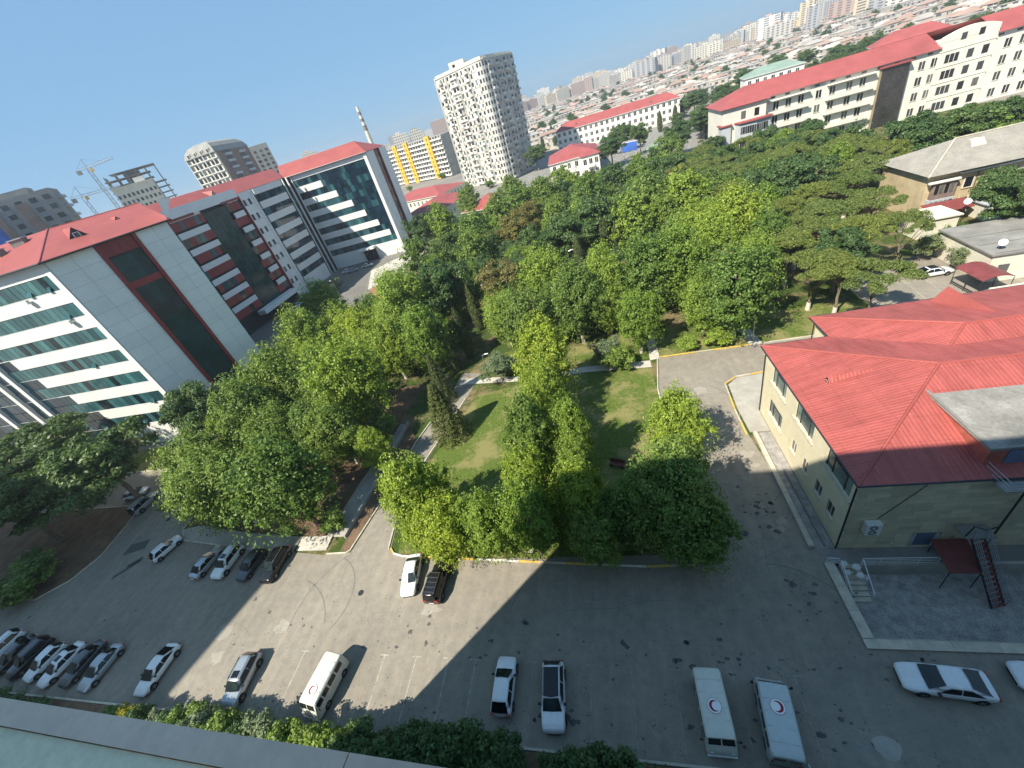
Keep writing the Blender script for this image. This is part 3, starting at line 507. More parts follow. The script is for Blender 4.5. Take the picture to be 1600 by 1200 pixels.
# stone courses around the openings
zc = sorted({0, 2.0, 3.6, 4.0, 6.2, 8.3, 8.66})
for z0, z1 in zip(zc, zc[1:]):
    cuts = [0.0, 18.4]
    op = sorted((18.4-b, 18.4-a) for a, b, c, d, _ in wins if c <= z0+1e-6 and d >= z1-1e-6)
    s = 0
    for a, b in op+[(18.4, 18.4)]:
        if a > s+.01:
            n_ = max(1, int((a-s)/3.1)); 
            for i in range(n_): YW.box('wall_course', 'stone_yellow', s+(a-s)*i/n_, s+(a-s)*(i+1)/n_, -.2, .0, z0, z1)
        s = b
for a, b, c, d, big in wins:
    s0, s1 = 18.4-b, 18.4-a
    if big:
        q = (s1-s0)/4
        for i, (u0, u1) in enumerate(((0, 1), (1, 3), (3, 4))): YW.box('window_pane', 'glass_blind', s0+u0*q+.05, s0+u1*q-.05, -.17, -.13, c+.06, d-.55 if i == 1 else d-.06)
        YW.box('window_pane', 'glass_room', s0+q+.05, s0+3*q-.05, -.17, -.13, d-.45, d-.06)
        for u in (0, 1, 3): YW.box('window_frame', 'dark_metal', s0+u*q-.03+(.03 if u == 0 else 0), s0+u*q+.05, -.18, -.08, c, d)
        YW.box('window_frame', 'dark_metal', s1-.06, s1, -.18, -.08, c, d); YW.box('window_frame', 'dark_metal', s0, s1, -.18, -.1, d-.06, d); YW.box('window_frame', 'dark_metal', s0+q, s0+3*q, -.18, -.1, d-.54, d-.46)
        YW.box('window_sill', 'kerb_stone', s0-.35, s1+.35, -.1, .16, c-.14, c-.02)
    else:
        YW.box('window_pane', 'glass_room', s0+.06, s1-.06, -.17, -.13, c+.06, d-.06); YW.box('window_frame', 'plaster_white', (s0+s1)/2-.03, (s0+s1)/2+.03, -.17, -.09, c, d); YW.box('window_sill', 'kerb_stone', s0-.12, s1+.12, -.1, .12, c-.1, c-.01)
YS = Face(Y1, 0, 0, 0)            # south wall of uneven stone courses
mats_y = ['stone_yellow']*4; zz = -1.4
for r_ in range(20):
    h_ = .49; s = 0 if r_ % 2 else -.0; first = True
    z0 = zz+h_*r_
    if z0 > 8.5: break
    while s < 14:
        e = min(14, s+(random.uniform(.7, 1.3) if first and r_ % 2 else random.uniform(1.1, 1.7))); first = False
        if not (z0 < 2.0 and z0 > -.2 and s < 6.75 and e > 5.25):
            YS.box('stone_block', 'stone_block', s, e-.012, -.18, random.uniform(-.004, .008), z0, min(8.66, z0+h_-.012))
        s = e
YS.box('door', 'blue_door', 5.3, 6.7, -.3, -.12, 0, 2.05); YS.box('door_frame', 'plaster_grey', 5.2, 5.3, -.2, .02, 0, 2.1); YS.box('door_frame', 'plaster_grey', 6.7, 6.8, -.2, .02, 0, 2.1)
def pipe(root, pts, r_, mt, name='pipe'): return MB().tube(pts, r_, 6).build(name, mt, root)
pipe(Y1, [(-.12, -.12, 8.3), (-.1, -.1, .2)], .07, 'black_trim', 'downpipe'); pipe(Y1, [(-.12, 18.3, 8.3), (-.12, 18.2, 2.2), (-.12, 18.2, .3)], .07, 'dark_metal', 'downpipe'); pipe(Y1, [(4.3, -.06, 8.2), (3.2, -.05, 6.2), (2.1, -.05, 4.2)], .025, 'black_trim', 'cable')
pipe(Y1, [(6.75, 23.5, 8.3), (6.75, 23.5, .2)], .07, 'dark_metal', 'downpipe')
pt = .265; ez = 8.72
def hip(x0, x1, y0, y1, names=True):
    yr = (y0+y1)/2; zr = ez+pt*(y1-y0)/2; xa = x0+(y1-y0)/2
    q = lambda *p: [(a-YX, b-YY, c) for a, b, c in p]
    MB().face(q((x0, y1, ez), (x0, y0, ez), (xa, yr, zr))).build('roof_slope', 'roof_rib_y', Y1)
    MB().face(q((x0, y0, ez), (x1, y0, ez), (x1, yr, zr), (xa, yr, zr))).build('roof_slope', 'roof_rib_x', Y1)
    MB().face(q((x1, y1, ez), (x0, y1, ez), (xa, yr, zr), (x1, yr, zr))).build('roof_slope', 'roof_rib_x', Y1)
    for p_, r_ in (((x0, y0, ez), .11), ((x0, y1, ez), .11)): bar('hip_cap', Y1, p_, (xa, yr, zr+.02), r_, 'roof_red')
    bar('ridge_cap', Y1, (xa, yr, zr), (x1, yr, zr), .12, 'roof_red')
    for a_, b_ in (((x0, y1), (x0, y0)), ((x0, y0), (x1, y0)), ((x1, y1), (x0, y1))):
        bar('gutter', Y1, (a_[0], a_[1], ez-.06), (b_[0], b_[1], ez-.06), .085, 'dark_metal')
    MB().face([(a-YX, b-YY, ez-.12) for a, b in ((x0, y0), (x0, y1), (x1, y1), (x1, y0))]).build('soffit', 'plaster_grey', Y1)
hip(16.12, 44, 22.05, 42.0); hip(22.7, 50, 29.0, 46.5)
dormer(Y1, (24.0, 33.4, 10.6), (18.9, 33.6, 9.2), .62, .8, -1, 0, 'roof_rib_x')
MB().face([(a-YX, b-YY, c) for a, b, c in ((33.6, 45.6, 8.7), (36.4, 45.6, 8.7), (35, 45.6, 10.5))]).build('gable_front', 'roof_orange', Y1)
MB().face([(a-YX, b-YY, c) for a, b, c in ((33.6, 45.6, 8.7), (35, 45.6, 10.5), (35, 39, 10.6))]).face([(a-YX, b-YY, c) for a, b, c in ((36.4, 45.6, 8.7), (35, 39, 10.6), (35, 45.6, 10.5))]).build('gable_roof', 'roof_red', Y1)
# flat-roofed stair head
MB().box(24.1-YX, 23.2-YY, 8.0, 40-YX, 30.6-YY, 10.45).build('stair_head_wall', 'roof_orange', Y1)
MB().box(23.95-YX, 23.05-YY, 10.46, 40-YX, 30.75-YY, 10.62).build('flat_roof', 'flat_roof', Y1)
for x0, y0, x1, y1 in ((23.95, 23.05, 24.15, 30.75), (24.16, 23.05, 40, 23.25), (24.16, 30.55, 40, 30.75)): MB().box(x0-YX, y0-YY, 10.625, x1-YX, y1-YY, 10.72).build('roof_edge', 'concrete_dark', Y1)
YH = Face(Y1, 24.1-YX, 23.2-YY, 0); YH.box('door', 'blue_door', 1.1, 2.3, -.05, .06, 8.45, 10.3)
# west light-well with its kerb, stone chips
lw = thing('light_well', 'narrow gravel strip with low stone edge along the foot of the stone building', 'light well', (14.6, 22.3, 0))
for i in range(5): link('edge_stone', ubox('kerb_stone'), lw, (-.35+.02*i, .1+i*2.9, 0), 0, (.45, 2.86, .34))
MB().face([(.15, 0, .05), (1.6, 0, .05), (1.6, 14.5, .05), (.15, 14.5, .05)]).build('gravel', 'cobble', lw)
for i in range(3): link('inner_edge', ubox('concrete_dark'), lw, (.85, .2+i*2.9, .0), 0, (.14, 2.85, .3))
# sunken yard
yd = struct(MB().face([(15.6, 15.2, -1.4), (30.5, 15.2, -1.4), (30.5, 20.9, -1.4), (15.6, 20.9, -1.4)]).build('sunken_yard', 'cobble'))
for nm, b_ in (('yard_wall', (15.4, 15.0, -1.4, 15.62, 20.9, .02)), ('yard_wall', (15.63, 15.0, -1.4, 30.5, 15.22, .02)), ('yard_wall', (17.35, 20.72, -1.4, 30.5, 20.95, .02))):
    tag(MB().box(*b_).build(nm, 'concrete'), {15.4: 'short stone retaining wall on the road side of the sunken yard', 15.63: 'retaining wall along the near edge of the sunken yard, beside the white saloon', 17.35: 'retaining wall under the white railing of the sunken yard'}[b_[0]], 'wall')
tag(MB().box(30.3, 15.23, -1.4, 30.52, 20.71, .02).build('yard_wall', 'concrete'), 'retaining wall at the far right end of the sunken yard, out of the picture', 'wall')
cp = thing('coping', 'wide pale coping stones along the two road sides of the sunken yard', 'coping', (14.7, 14.5, 0))
for i in range(3): link('coping_stone', ubox('kerb_stone'), cp, (.12, .62+i*1.95, .03), 0, (.72, 1.93, .14))
for i in range(6): link('coping_stone', ubox('kerb_stone'), cp, (.1+i*2.6, -.05, .03), 0, (2.58, .62, .14))
struct(MB().face([(14.75, 20.95, .03), (24.5, 20.95, .03), (24.5, 22.28, .03), (14.75, 22.28, .03)]).build('walkway', 'concrete_dark'))
sp_ = thing('yard_steps', 'flight of stone steps down into the sunken yard', 'steps', (15.95, 18.4, 0))
for i in range(7): link('step', ubox('kerb_stone'), sp_, (0, i*.36, -1.4), 0, (1.4, .355, .2*(i+1)-.03))
MB().box(-.3, 0, -1.4, -.02, 2.5, -.3).build('stringer', 'concrete_dark', sp_)
def railing(name, label, pts, h, rows, mt, r_=.022, posts=True):
    o = Vector(pts[0]); t = thing(name, label, 'railing', o)
    P_ = [Vector(p)-o for p in pts]
    for k in range(rows): pipe(t, [tuple(p+Vector((0, 0, h*(k+1)/rows))) for p in P_], r_*(1.4 if k == rows-1 else .8), mt, 'rail')
    for a, b in zip(P_, P_[1:]):
        n_ = max(1, round((b-a).length/1.2))
        for i in range(n_+1):
            p = a.lerp(b, i/n_); pipe(t, [tuple(p), tuple(p+Vector((0, 0, h)))], r_, mt, 'post')
    return t
railing('railing', 'white pipe railing along the walkway above the sunken yard', [(17.4, 20.8, .03), (22.6, 20.8, .03)], .95, 4, 'white_metal'); railing('railing', 'white handrail on the right of the yard steps', [(17.4, 20.7, .02), (17.35, 18.5, -1.2)], .9, 1, 'white_metal', .03)
railing('railing', 'white handrail on the left of the yard steps', [(15.85, 20.7, .02), (15.85, 18.5, -1.2)], .9, 2, 'white_metal', .03); railing('railing', 'short white railing at the head of the yard steps', [(14.95, 20.9, .1), (15.8, 20.85, .03)], .9, 3, 'white_metal')
def bag(label, x, y, z, s_):
    V = []; n_ = 8
    m_ = MB(); rings = [(0, .55), (.18, .9), (.45, 1), (.75, .8), (.95, .35), (1.1, .12), (1.2, .2)]
    for zz_, rr in rings: V.append([(s_*rr*.5*math.cos(2*math.pi*i/n_)*(1+.25*math.sin(3*i+zz_*5)), s_*rr*.5*math.sin(2*math.pi*i/n_)*(1+.2*math.cos(2*i+zz_*7)), s_*zz_*.8) for i in range(n_)])
    for a, b in zip(V, V[1:]):
        for i in range(n_): m_.face([a[i], a[(i+1) % n_], b[(i+1) % n_], b[i]])
    m_.face(V[-1]); o = m_.build('plastic_bag', 'ac_white', None, 50); o.location = (x, y, z); tag(o, label, 'bag')
bag('white sack at the top left of the yard steps', 16.15, 20.75, .03, .6); bag('white sack behind the left handrail of the yard steps', 16.2, 20.15, -.18, .5); bag('large white sack at the top right of the yard steps', 16.95, 20.5, -.02, .65); bag('white sack lower on the yard steps beside the right handrail', 17.0, 19.9, -.22, .6); bag('white sack just outside the right handrail of the yard steps', 17.75, 20.3, -1.4+.0, .55)
ac = thing('air_conditioner', 'white two-fan air conditioner on the shaded stone wall', 'air conditioner', (17.55, 21.75, 2.75))
MB().box(0, 0, 0, 1.05, .5, 1.35).build('casing', 'ac_white', ac)
for z in (.36, .98):
    MB().tube([(.48, -.02, z), (.48, .01, z)], .3, 16).build('fan_grille', 'concrete_dark', ac); MB().tube([(.48, -.035, z), (.48, -.0, z)], .09, 10).build('fan_hub', 'ac_white', ac)
MB().box(.1, .1, -.25, .16, .54, 0).box(.88, .1, -.25, .94, .54, 0).build('bracket', 'dark_metal', ac)
cn = thing('canopy', 'rusty red sheet canopy over the basement entrance', 'canopy', (22.4, 19.5, -1.4))
MB().hexa([(0, 0, 2.35), (2.1, 0, 2.35), (2.5, 2.6, 2.75), (.1, 2.6, 2.75), (0, 0, 2.4), (2.1, 0, 2.4), (2.5, 2.6, 2.8), (.1, 2.6, 2.8)]).build('sheet', 'red_panel', cn)
for x, y, h_ in ((.05, .1, 2.35), (2.0, .1, 2.35), (.15, 2.3, 2.7)): pipe(cn, [(x, y, 0), (x, y, h_)], .04, 'dark_metal', 'post')
def flight(t, p0, p1, wd, n_, tread, rail, rows=4, side=1):
    a, b = Vector(p0), Vector(p1); d = Vector((b.x-a.x, b.y-a.y, 0)).normalized(); nrm = Vector((-d.y, d.x, 0))
    for k in range(n_):
        p = a.lerp(b, (k+.5)/n_); ang = math.atan2(d.y, d.x); L = (Vector((b.x-a.x, b.y-a.y, 0)).length)/n_
        o = link('tread', ubox(tread), t, p-nrm*wd/2-d*L/2, ang, (L*.95, wd, .05))
    for sgn in (-1, 1):
        q = nrm*sgn*wd/2
        m_ = MB(); m_.hexa([tuple(a+q-nrm*.03+Vector((0, 0, -.2))), tuple(b+q-nrm*.03+Vector((0, 0, -.2))), tuple(b+q+nrm*.03+Vector((0, 0, -.2))), tuple(a+q+nrm*.03+Vector((0, 0, -.2))), tuple(a+q-nrm*.03), tuple(b+q-nrm*.03), tuple(b+q+nrm*.03), tuple(a+q+nrm*.03)]); m_.build('stringer', 'dark_metal', t)
        for r_ in range(rows): pipe(t, [tuple(a+q+Vector((0, 0, .25*(r_+1)))), tuple(b+q+Vector((0, 0, .25*(r_+1))))], .025, rail, 'rail')
        for k in range(5): p = a.lerp(b, k/4)+q; pipe(t, [tuple(p), tuple(p+Vector((0, 0, 1.0)))], .025, rail, 'post')
e1 = thing('fire_stair', 'lower flight of the outside metal stair with red treads', 'staircase', (24.3, 21.2, -1.4)); flight(e1, (.1, -.1, 4.6), (.9, -3.1, 0), .95, 14, 'red_panel', 'galvanised')
MB().box(-.7, -.2, 4.5, 1.2, .95, 4.6).build('landing', 'concrete_dark', e1); MB().tube([(-.6, .0, 4.6), (-.2, .2, 5.5), (.6, .1, 5.1), (1.1, .1, 5.5)], .05, 5).build('scrap', 'dark_metal', e1)
e2 = thing('fire_stair', 'upper flight of the outside metal stair leading to the blue roof door', 'staircase', (24.3, 21.2, 4)); MB().box(-.1, -.1, 4.4, 2.0, 1.9, 4.5).build('landing', 'concrete_dark', e2); flight(e2, (1.5, -.1, 4.5), (3.6, -3.2, .2), 1.0, 18, 'dark_metal', 'galvanised')
for q in ([(-.1, 1.8, 4.5), (-.1, -.1, 4.5), (.9, -.1, 4.5)],):
    for h_ in (.3, .6, .95): pipe(e2, [(x, y, z+h_) for x, y, z in q], .025, 'galvanised', 'rail')
MB().tube([(1.9, .7, -5.4), (1.9, .7, 4.4)], .07, 6).build('post', 'dark_metal', e2)

# ------------------------------------------------------------------ generic building helpers for the middle distance
def block(name, label, cat, x, y, w_, d_, h_, rz, wall, group=None):
    t = thing(name, label, cat, (x, y, 0), rz, group); MB().box(0, 0, 0, w_, d_, h_).build('wall', wall, t); return t
def hiproof(t, w_, d_, z, rise, mt, over=.6, fascia='plaster_white'):
    x0, x1, y0, y1 = -over, w_+over, -over, d_+over
    if w_ >= d_: r0, r1 = (x0+(y1-y0)/2, (y0+y1)/2), (x1-(y1-y0)/2, (y0+y1)/2)
    else: r0, r1 = ((x0+x1)/2, y0+(x1-x0)/2), ((x0+x1)/2, y1-(x1-x0)/2)
    a, b, c, d = (x0, y0, z), (x1, y0, z), (x1, y1, z), (x0, y1, z); p, q = (*r0, z+rise), (*r1, z+rise)
    fs = [[a, b, q, p], [b, c, q], [c, d, p, q], [d, a, p]] if w_ >= d_ else [[a, b, p], [b, c, q, p], [c, d, q], [d, a, p, q]]
    for f in fs: MB().face(f).build('roof_slope', mt, t)
    MB().box(x0, y0, z-.25, x1, y1, z-.02).build('eaves', fascia, t)
def wins_row(f, mt, s_list, wd, z0, z1, frame='plaster_white', arch=False):
    for s in s_list:
        f.box('window', 'glass_room', s, s+wd, -.05, .03, z0, z1)
        f.box('window_bar', frame, s+wd*.46, s+wd*.54, .03, .06, z0, z1)
        if arch: pass
# right-hand hospital with red roof
HX, HY = 45, 170
mat('plaster_warm', (.70, .67, .585), .85, .08, .3, fine=.06)
H2 = thing('clinic_building', 'long cream clinic with red roof, balconies and dark glazed stair bays', 'hospital', (HX, HY, 0))
MB().box(11, 0, 0, 135, 17, 17.4).build('wall', 'plaster_warm', H2); MB().box(0, -2.5, 0, 13, 16, 17.4).build('wall', 'plaster_warm', H2)
f2 = Face(H2, 0, 0, 0)
for x0, x1, y0 in ((-.9, 60, -3.4), (73.2, 136, -.9)):
    o_ = MB(); 
    if x0 < 0: o_.face([(x0, y0, 17.4), (14, y0, 17.4), (14.0, -.9, 17.45), (60, -.9, 17.4), (60, 8.2, 21.5), (9, 8, 21.5)])
    else: o_.face([(x0, y0, 17.4), (x1, y0, 17.4), (x1, 8.2, 21.6), (x0, 8.2, 21.6)])
    o_.build('roof_slope', 'roof_far', H2)
MB().face([(-.9, 18, 17.4), (-.9, -3.4, 17.4), (9, 8, 21.5)]).build('roof_slope', 'roof_far', H2); MB().face([(136, 18, 17.4), (-.9, 18, 17.4), (9, 8, 21.5), (136, 8.2, 21.6)]).build('roof_slope', 'roof_far', H2)
for z in (2.0, 6.2, 10.2, 14.2):
    for s in (16, 19.6, 23.2, 28.2, 32.0, 36.6, 40.2, 47.6, 51.4, 55.4, 58.5, 76, 79.6, 83.2, 95, 98.6, 102, 108, 112):
        if 45 < s < 46 or s in (47.6,): continue
        wd = 1.5
        if z == 14.2 and s > 27: m_ = MB().prism([(0, 0), (wd, 0), (wd, .1), (0, .1)], 0, 1.5)
        f2.box('window', 'glass_room', s, s+wd, -.05, .03, z-1.0, z+1.1); f2.box('window_bar', 'plaster_warm', s+.68, s+.82, .03, .07, z-1, z+1.1); f2.box('window_sill', 'plaster_warm', s-.2, s+wd+.2, 0, .14, z-1.15, z-1.02)
    for s in (61.5, 67.0, 70.6): f2.box('window', 'glass_room', s, s+(3.6 if s < 62 else 1.5), .3, .35, z-1.0, z+1.1); 
    for i in range(4): f2.box('window_bar', 'plaster_warm', 61.5+i*1.15, 61.62+i*1.15, .35, .4, z-1, z+1.1)
for s0, s1 in ((14.2, 26.2), (31, 44)):
    for z in (4.0, 8.0, 12.0, 16.0):
        f2.box('balcony_slab', 'plaster_warm', s0, s1, 0, 1.5, z-.15, z+.05)
        if z < 16: f2.box('balcony_front', 'plaster_warm', s0, s1, 1.35, 1.5, z+.06, z+1.0)
for s in np.arange(15, 135, 4.2): f2.box('attic_vent', 'glass_room', s, s+1.3, 0, .05, 16.5, 17.0)
for b0 in (45.2, 86.0):
    for k in range(8):
        for i in range(5): f2.box('stair_pane', 'stair_bronze', b0+i*1.42, b0+i*1.42+1.34, .5, 1.3, .3+2.02*k, 2.18+2.02*k)
    f2.box('stair_frame', 'stair_frame', b0-.1, b0+7.1, .1, 1.2, 0, 16.4); f2.box('stair_cap', 'roof_far', b0-.5, b0+7.5, 0, 1.9, 16.45, 16.8)
MB().box(59.8, -.3, 0, 73.4, 12, 18.6).build('central_bay', 'plaster_warm', H2)
gp = [(59.8, 18.6)]+[(59.8+13.6*t, 18.6+2.6*math.sin(math.pi*(.15+.7*t))) for t in np.linspace(0, 1, 12)]+[(73.4, 18.6)]
m_ = MB(); n_ = len(gp); m_.face([(x, -.35, z) for x, z in gp]); m_.face([(x, .4, z) for x, z in gp[::-1]])
for (x0, z0), (x1, z1) in zip(gp, gp[1:]): m_.face([(x0, -.35, z0), (x0, .4, z0), (x1, .4, z1), (x1, -.35, z1)])
m_.build('arched_gable', 'plaster_warm', H2); f2.box('window', 'glass_room', 64.3, 65.6, .3, .38, 18.2, 19.8); f2.box('window', 'glass_room', 68.5, 69.8, .3, .38, 18.2, 19.8)
for z in (4.1, 8.2, 12.3, 16.2): f2.box('string_course', 'plaster_cream', 59.7, 73.5, .3, .42, z, z+.18)
# rounded bay block at its left end
MB().prism([(-.3, -2.9), (2.5, -3.2), (2.5, 1), (-.3, 1)], 0, 12.4).build('bay', 'plaster_grey', H2); MB().prism([(4, -2.6), (5, -4.6), (9.5, -5.2), (14, -4.4), (14, -2.4)], 0, 12.4).build('bay', 'plaster_grey', H2)
MB().prism([(3.6, -2.5), (4.6, -5.1), (9.5, -5.8), (14.5, -4.9), (14.5, -2.3)], 12.42, 12.8).build('bay_roof', 'roof_far', H2); MB().prism([(-.8, -3.3), (2.8, -3.6), (2.8, 1), (-.8, 1)], 12.42, 12.8).build('bay_roof', 'roof_far', H2)
fb2 = Face(H2, 5, -4.64, R(-7.6))
for z in (2, 6.2, 10.2):
    for i in range(7): fb2.box('bay_window', 'glass_room', .1+i*.66, .62+i*.66, 0, .08, z-.9, z+1.1)
    fb3 = Face(H2, 9.6, -5.22, R(10)); 
    for i in range(5): fb3.box('bay_window', 'glass_room', .2+i*.72, .74+i*.72, 0, .08, z-.9, z+1.1)
f4 = Face(H2, 0, -2.5, 0)
for s in (5.6, 9.6): f4.box('window', 'glass_room', s, s+1.4, -.05, .05, 13.4, 15.6)

# ------------------------------------------------------------------ old ochre house, sheds and carport at the right
O1 = thing('old_house', 'old ochre two-storey house with grey slab roof and peeling window bays', 'house', (58.6, 88, 0))
MB().box(0, .8, 0, 40, 14, 7.7).build('wall', 'old_plaster', O1)
fo = Face(O1, 0, .8, 0)
MB().face([(-.9, -.6, 8.1), (40, -.6, 8.1), (40, 7, 11.6), (6.4, 7, 11.6)]).build('roof_slope', 'slate_grey', O1); MB().face([(-.9, 15, 8.1), (-.9, -.6, 8.1), (6.4, 7, 11.6)]).build('roof_slope', 'slate_grey', O1); MB().face([(40, 15, 8.1), (-.9, 15, 8.1), (6.4, 7, 11.6), (40, 7, 11.6)]).build('roof_slope', 'slate_grey', O1)
bar('hip_cap', O1, (57.7, 87.4, 8.1), (65, 95, 11.65), .16, 'kerb_stone'); bar('ridge_cap', O1, (65, 95, 11.65), (98, 95, 11.65), .16, 'kerb_stone')
fo.box('cornice', 'kerb_white', 4.6, 40, 0, .45, 7.2, 7.5); fo.box('cornice', 'kerb_white', -.2, 4.4, .6, 1.1, 6.6, 6.9)
fo.box('bay', 'brown_brick', .8, 4.3, 0, .7, 3.7, 6.5); fo.box('bay', 'plaster_grey', .5, 4.4, 0, .8, 0, 3.65)
for i in range(5): fo.box('bay_window', 'glass_blind', .8+i*.72, 1.3+i*.72, .8, .88, 1.4, 3.3)
for i in range(4): fo.box('bay_window', 'glass_room', 1.1+i*.75, 1.6+i*.75, .7, .78, 4.6, 6.1)
for s, z in ((5.8, 4.6), (8.8, 4.8), (8.2, 1.4), (5.9, 1.2), (12, 4.8), (12.2, 1.4), (16, 4.8), (20, 4.8)):
    fo.box('window', 'glass_room', s, s+1.2, -.05, .03, z, z+1.6); fo.box('window_frame', 'plaster_white', s-.12, s, 0, .08, z-.1, z+1.7); fo.box('window_frame', 'plaster_white', s+1.2, s+1.32, 0, .08, z-.1, z+1.7); fo.box('window_sill', 'kerb_stone', s-.2, s+1.4, 0, .15, z-.2, z-.08)
MB().hexa([(-.5, -3, 2.2), (6, -3, 2.2), (6, 0, 3.0), (-.5, 0, 3.0), (-.5, -3, 2.3), (6, -3, 2.3), (6, 0, 3.1), (-.5, 0, 3.1)]).build('lean_to_roof', 'maroon_sheet', O1)
pipe(O1, [(7.4, .7, 7.2), (7.4, .7, .2)], .06, 'dark_metal', 'downpipe')
MB().face([(7, 6.4, 11.3), (9, 5.6, 11.0), (10.2, 5.6, 11.0), (8.4, 6.5, 11.35)]).face([(7.4, 4, 10.2), (9.6, 4, 10.2), (10, 5.8, 11.2), (8, 5.8, 11.2)]).build('roof_hatch', 'kerb_stone', O1)
for nm, lb, x, y, w_, d_, h_, ro in (('flat_shed', 'flat-roofed concrete shed in front of the ochre house', 52, 62.5, 26, 11, 4.0, 'concrete_dark'), ('low_shed', 'low blue-grey shed against the ochre house', 65.2, 83.2, 7, 4, 2.6, 'plaster_grey'), ('brick_hut', 'small pale stone hut with slanted roof below the pines', 54, 80.5, 5.5, 5, 3.1, 'plaster_cream')):
    t = block(nm, lb, 'shed', x, y, w_, d_, h_, R(-3) if nm == 'flat_shed' else 0, 'plaster_cream'); MB().box(-.3, -.3, h_+.002, w_+.3, d_+.3, h_+.22).build('roof', ro, t)
    for i in range(4 if nm == 'flat_shed' else 1): t_ = Face(t, 0, 0, 0); t_.box('window', 'glass_room', 1+i*5, 2.2+i*5, 0, .06, 1.3, 2.5)
    if nm == 'flat_shed':
        for i in range(3): pipe(t, [(.2, .2+i*3.2, h_+.3), (25, .2+i*3.2, h_+.3)], .07, 'concrete_dark', 'pipe')
dc = thing('satellite_dish', 'white satellite dish above the maroon lean-to of the ochre house', 'satellite dish', (62.6, 84.2, 0)); pipe(dc, [(0, 0, 0), (0, 0, 3.6)], .05, 'dark_metal', 'post'); MB().tube([(0, 0, 3.6), (-.15, -.25, 3.75), (-.25, -.4, 3.85)], [.08, .38, .5], 12).build('dish', 'cladding', dc, smooth=40)
dc = thing('satellite_dish', 'white satellite dish on the parapet of the flat concrete shed', 'satellite dish', (53.4, 63.8, 4.2)); pipe(dc, [(0, 0, 0), (0, 0, .9)], .05, 'dark_metal', 'post'); MB().tube([(0, 0, .9), (-.15, -.25, 1.05), (-.25, -.4, 1.15)], [.08, .34, .45], 12).build('dish', 'cladding', dc, smooth=40)
cpt = thing('carport', 'maroon arched carport at the edge of the far yard', 'carport', (48.7, 58.6, 0))
for i in range(6):
    a0, a1 = i/6, (i+1)/6; z = lambda a: 2.45+.75*math.sin(math.pi*(.12+.76*a))-.2
    MB().hexa([(.1+3.5*a0, 0, z(a0)), (.1+3.5*a1, 0, z(a1)), (.1+3.5*a1, 5, z(a1)), (.1+3.5*a0, 5, z(a0)), (.1+3.5*a0, 0, z(a0)+.05), (.1+3.5*a1, 0, z(a1)+.05), (.1+3.5*a1, 5, z(a1)+.05), (.1+3.5*a0, 5, z(a0)+.05)]).build('roof_sheet', 'maroon_sheet', cpt)
for x in (.15, 3.5):
    for y in (.1, 2.5, 4.9): pipe(cpt, [(x, y, 0), (x, y, 2.45)], .05, 'dark_metal', 'post')
pipe(cpt, [(.15, 0, .5), (.15, 4.9, .5)], .1, 'dark_metal', 'rail')
tag(MB().box(48.2, 56.4, 0, 58, 56.7, 2.6).build('yard_wall', 'plaster_cream'), 'cream wall of the far yard beside the maroon carport', 'wall')
fw_ = tag(MB().box(36.5, 56.0, 0, 44.2, 56.2, .5).build('yard_kerb_wall', 'concrete'), 'low concrete wall between the pines and the far yard', 'wall')

# ------------------------------------------------------------------ schools and low red roofs
L1 = block('school_building', 'long white three-storey school with red roof and rows of small windows', 'school', -18.5, 320, 79, 13, 12.6, 0, 'plaster_white'); hiproof(L1, 79, 13, 12.6, 4.2, 'roof_far')
fl = Face(L1, 0, 0, 0)
for z in (1.6, 5.6, 9.6):
    for i in range(22): wins_row(fl, None, [1.2+i*3.55], 1.6, z, z+2.0)
for x in (14, 62): dormer(L1, (-18.5+x, 326, 15.6), (-18.5+x, 321.5, 13.4), 1.5, 1.5, 0, -1, 'roof_far')
L2 = block('annex_building', 'white two-storey annex with stepped red hip roof beside the park', 'school', -18, 214, 23.5, 30, 9.2, R(2), 'plaster_white'); hiproof(L2, 23.5, 30, 9.2, 4.2, 'roof_far')
MB().box(15, -4, 0, 23, 0, 9.2).build('porch', 'plaster_white', L2); MB().face([(14.4, -4.6, 9.25), (23.8, -4.6, 9.25), (19, 4, 11.6)]).face([(23.8, -4.6, 9.25), (23.8, 4, 9.25), (19, 4, 11.6)]).face([(14.4, 4, 9.25), (14.4, -4.6, 9.25), (19, 4, 11.6)]).build('porch_roof', 'roof_far', L2)
fl = Face(L2, 0, 0, 0); wins_row(fl, None, [1.5, 5, 8.5, 12], 1.4, 5.6, 7.8); wins_row(fl, None, [1.5, 5, 8.5, 12], 1.4, 1.4, 3.4)
fl = Face(L2, 15, -4, 0); wins_row(fl, None, [.8, 3.4, 6], 1.4, 5.6, 7.8); wins_row(fl, None, [.8, 3.4, 6], 1.4, 1.4, 3.4); fl.box('balcony', 'plaster_white', 2.4, 5.6, 0, 1.4, 4.4, 5.4)
fl = Face(L2, 23.5, 0, R(90)); wins_row(fl, None, [2+i*3.6 for i in range(8)], 1.4, 5.6, 7.8)
for nm, lb, x, y, w_, d_, h_, rz in (('low_building', 'low building with broad red roof right behind the hospital wing', -88, 190, 22, 32, 7, -14), ('low_building', 'long low building with red roof in front of the yellow flats', -122, 250, 42, 26, 6.5, -20), ('low_building', 'small white building with red roof at the foot of the cream tower', -52, 168, 17, 18, 7, -18)):
    t = block(nm, lb, 'building', x, y, w_, d_, h_, R(rz), 'plaster_cream'); hiproof(t, w_, d_, h_, 3.6, 'roof_far'); f_ = Face(t, 0, 0, 0); wins_row(f_, None, [1.5+3.2*i for i in range(int(w_/3.4))], 1.3, 3, 5); f_ = Face(t, w_, 0, R(90)); wins_row(f_, None, [1.5+3.2*i for i in range(int(d_/3.4))], 1.3, 3, 5)
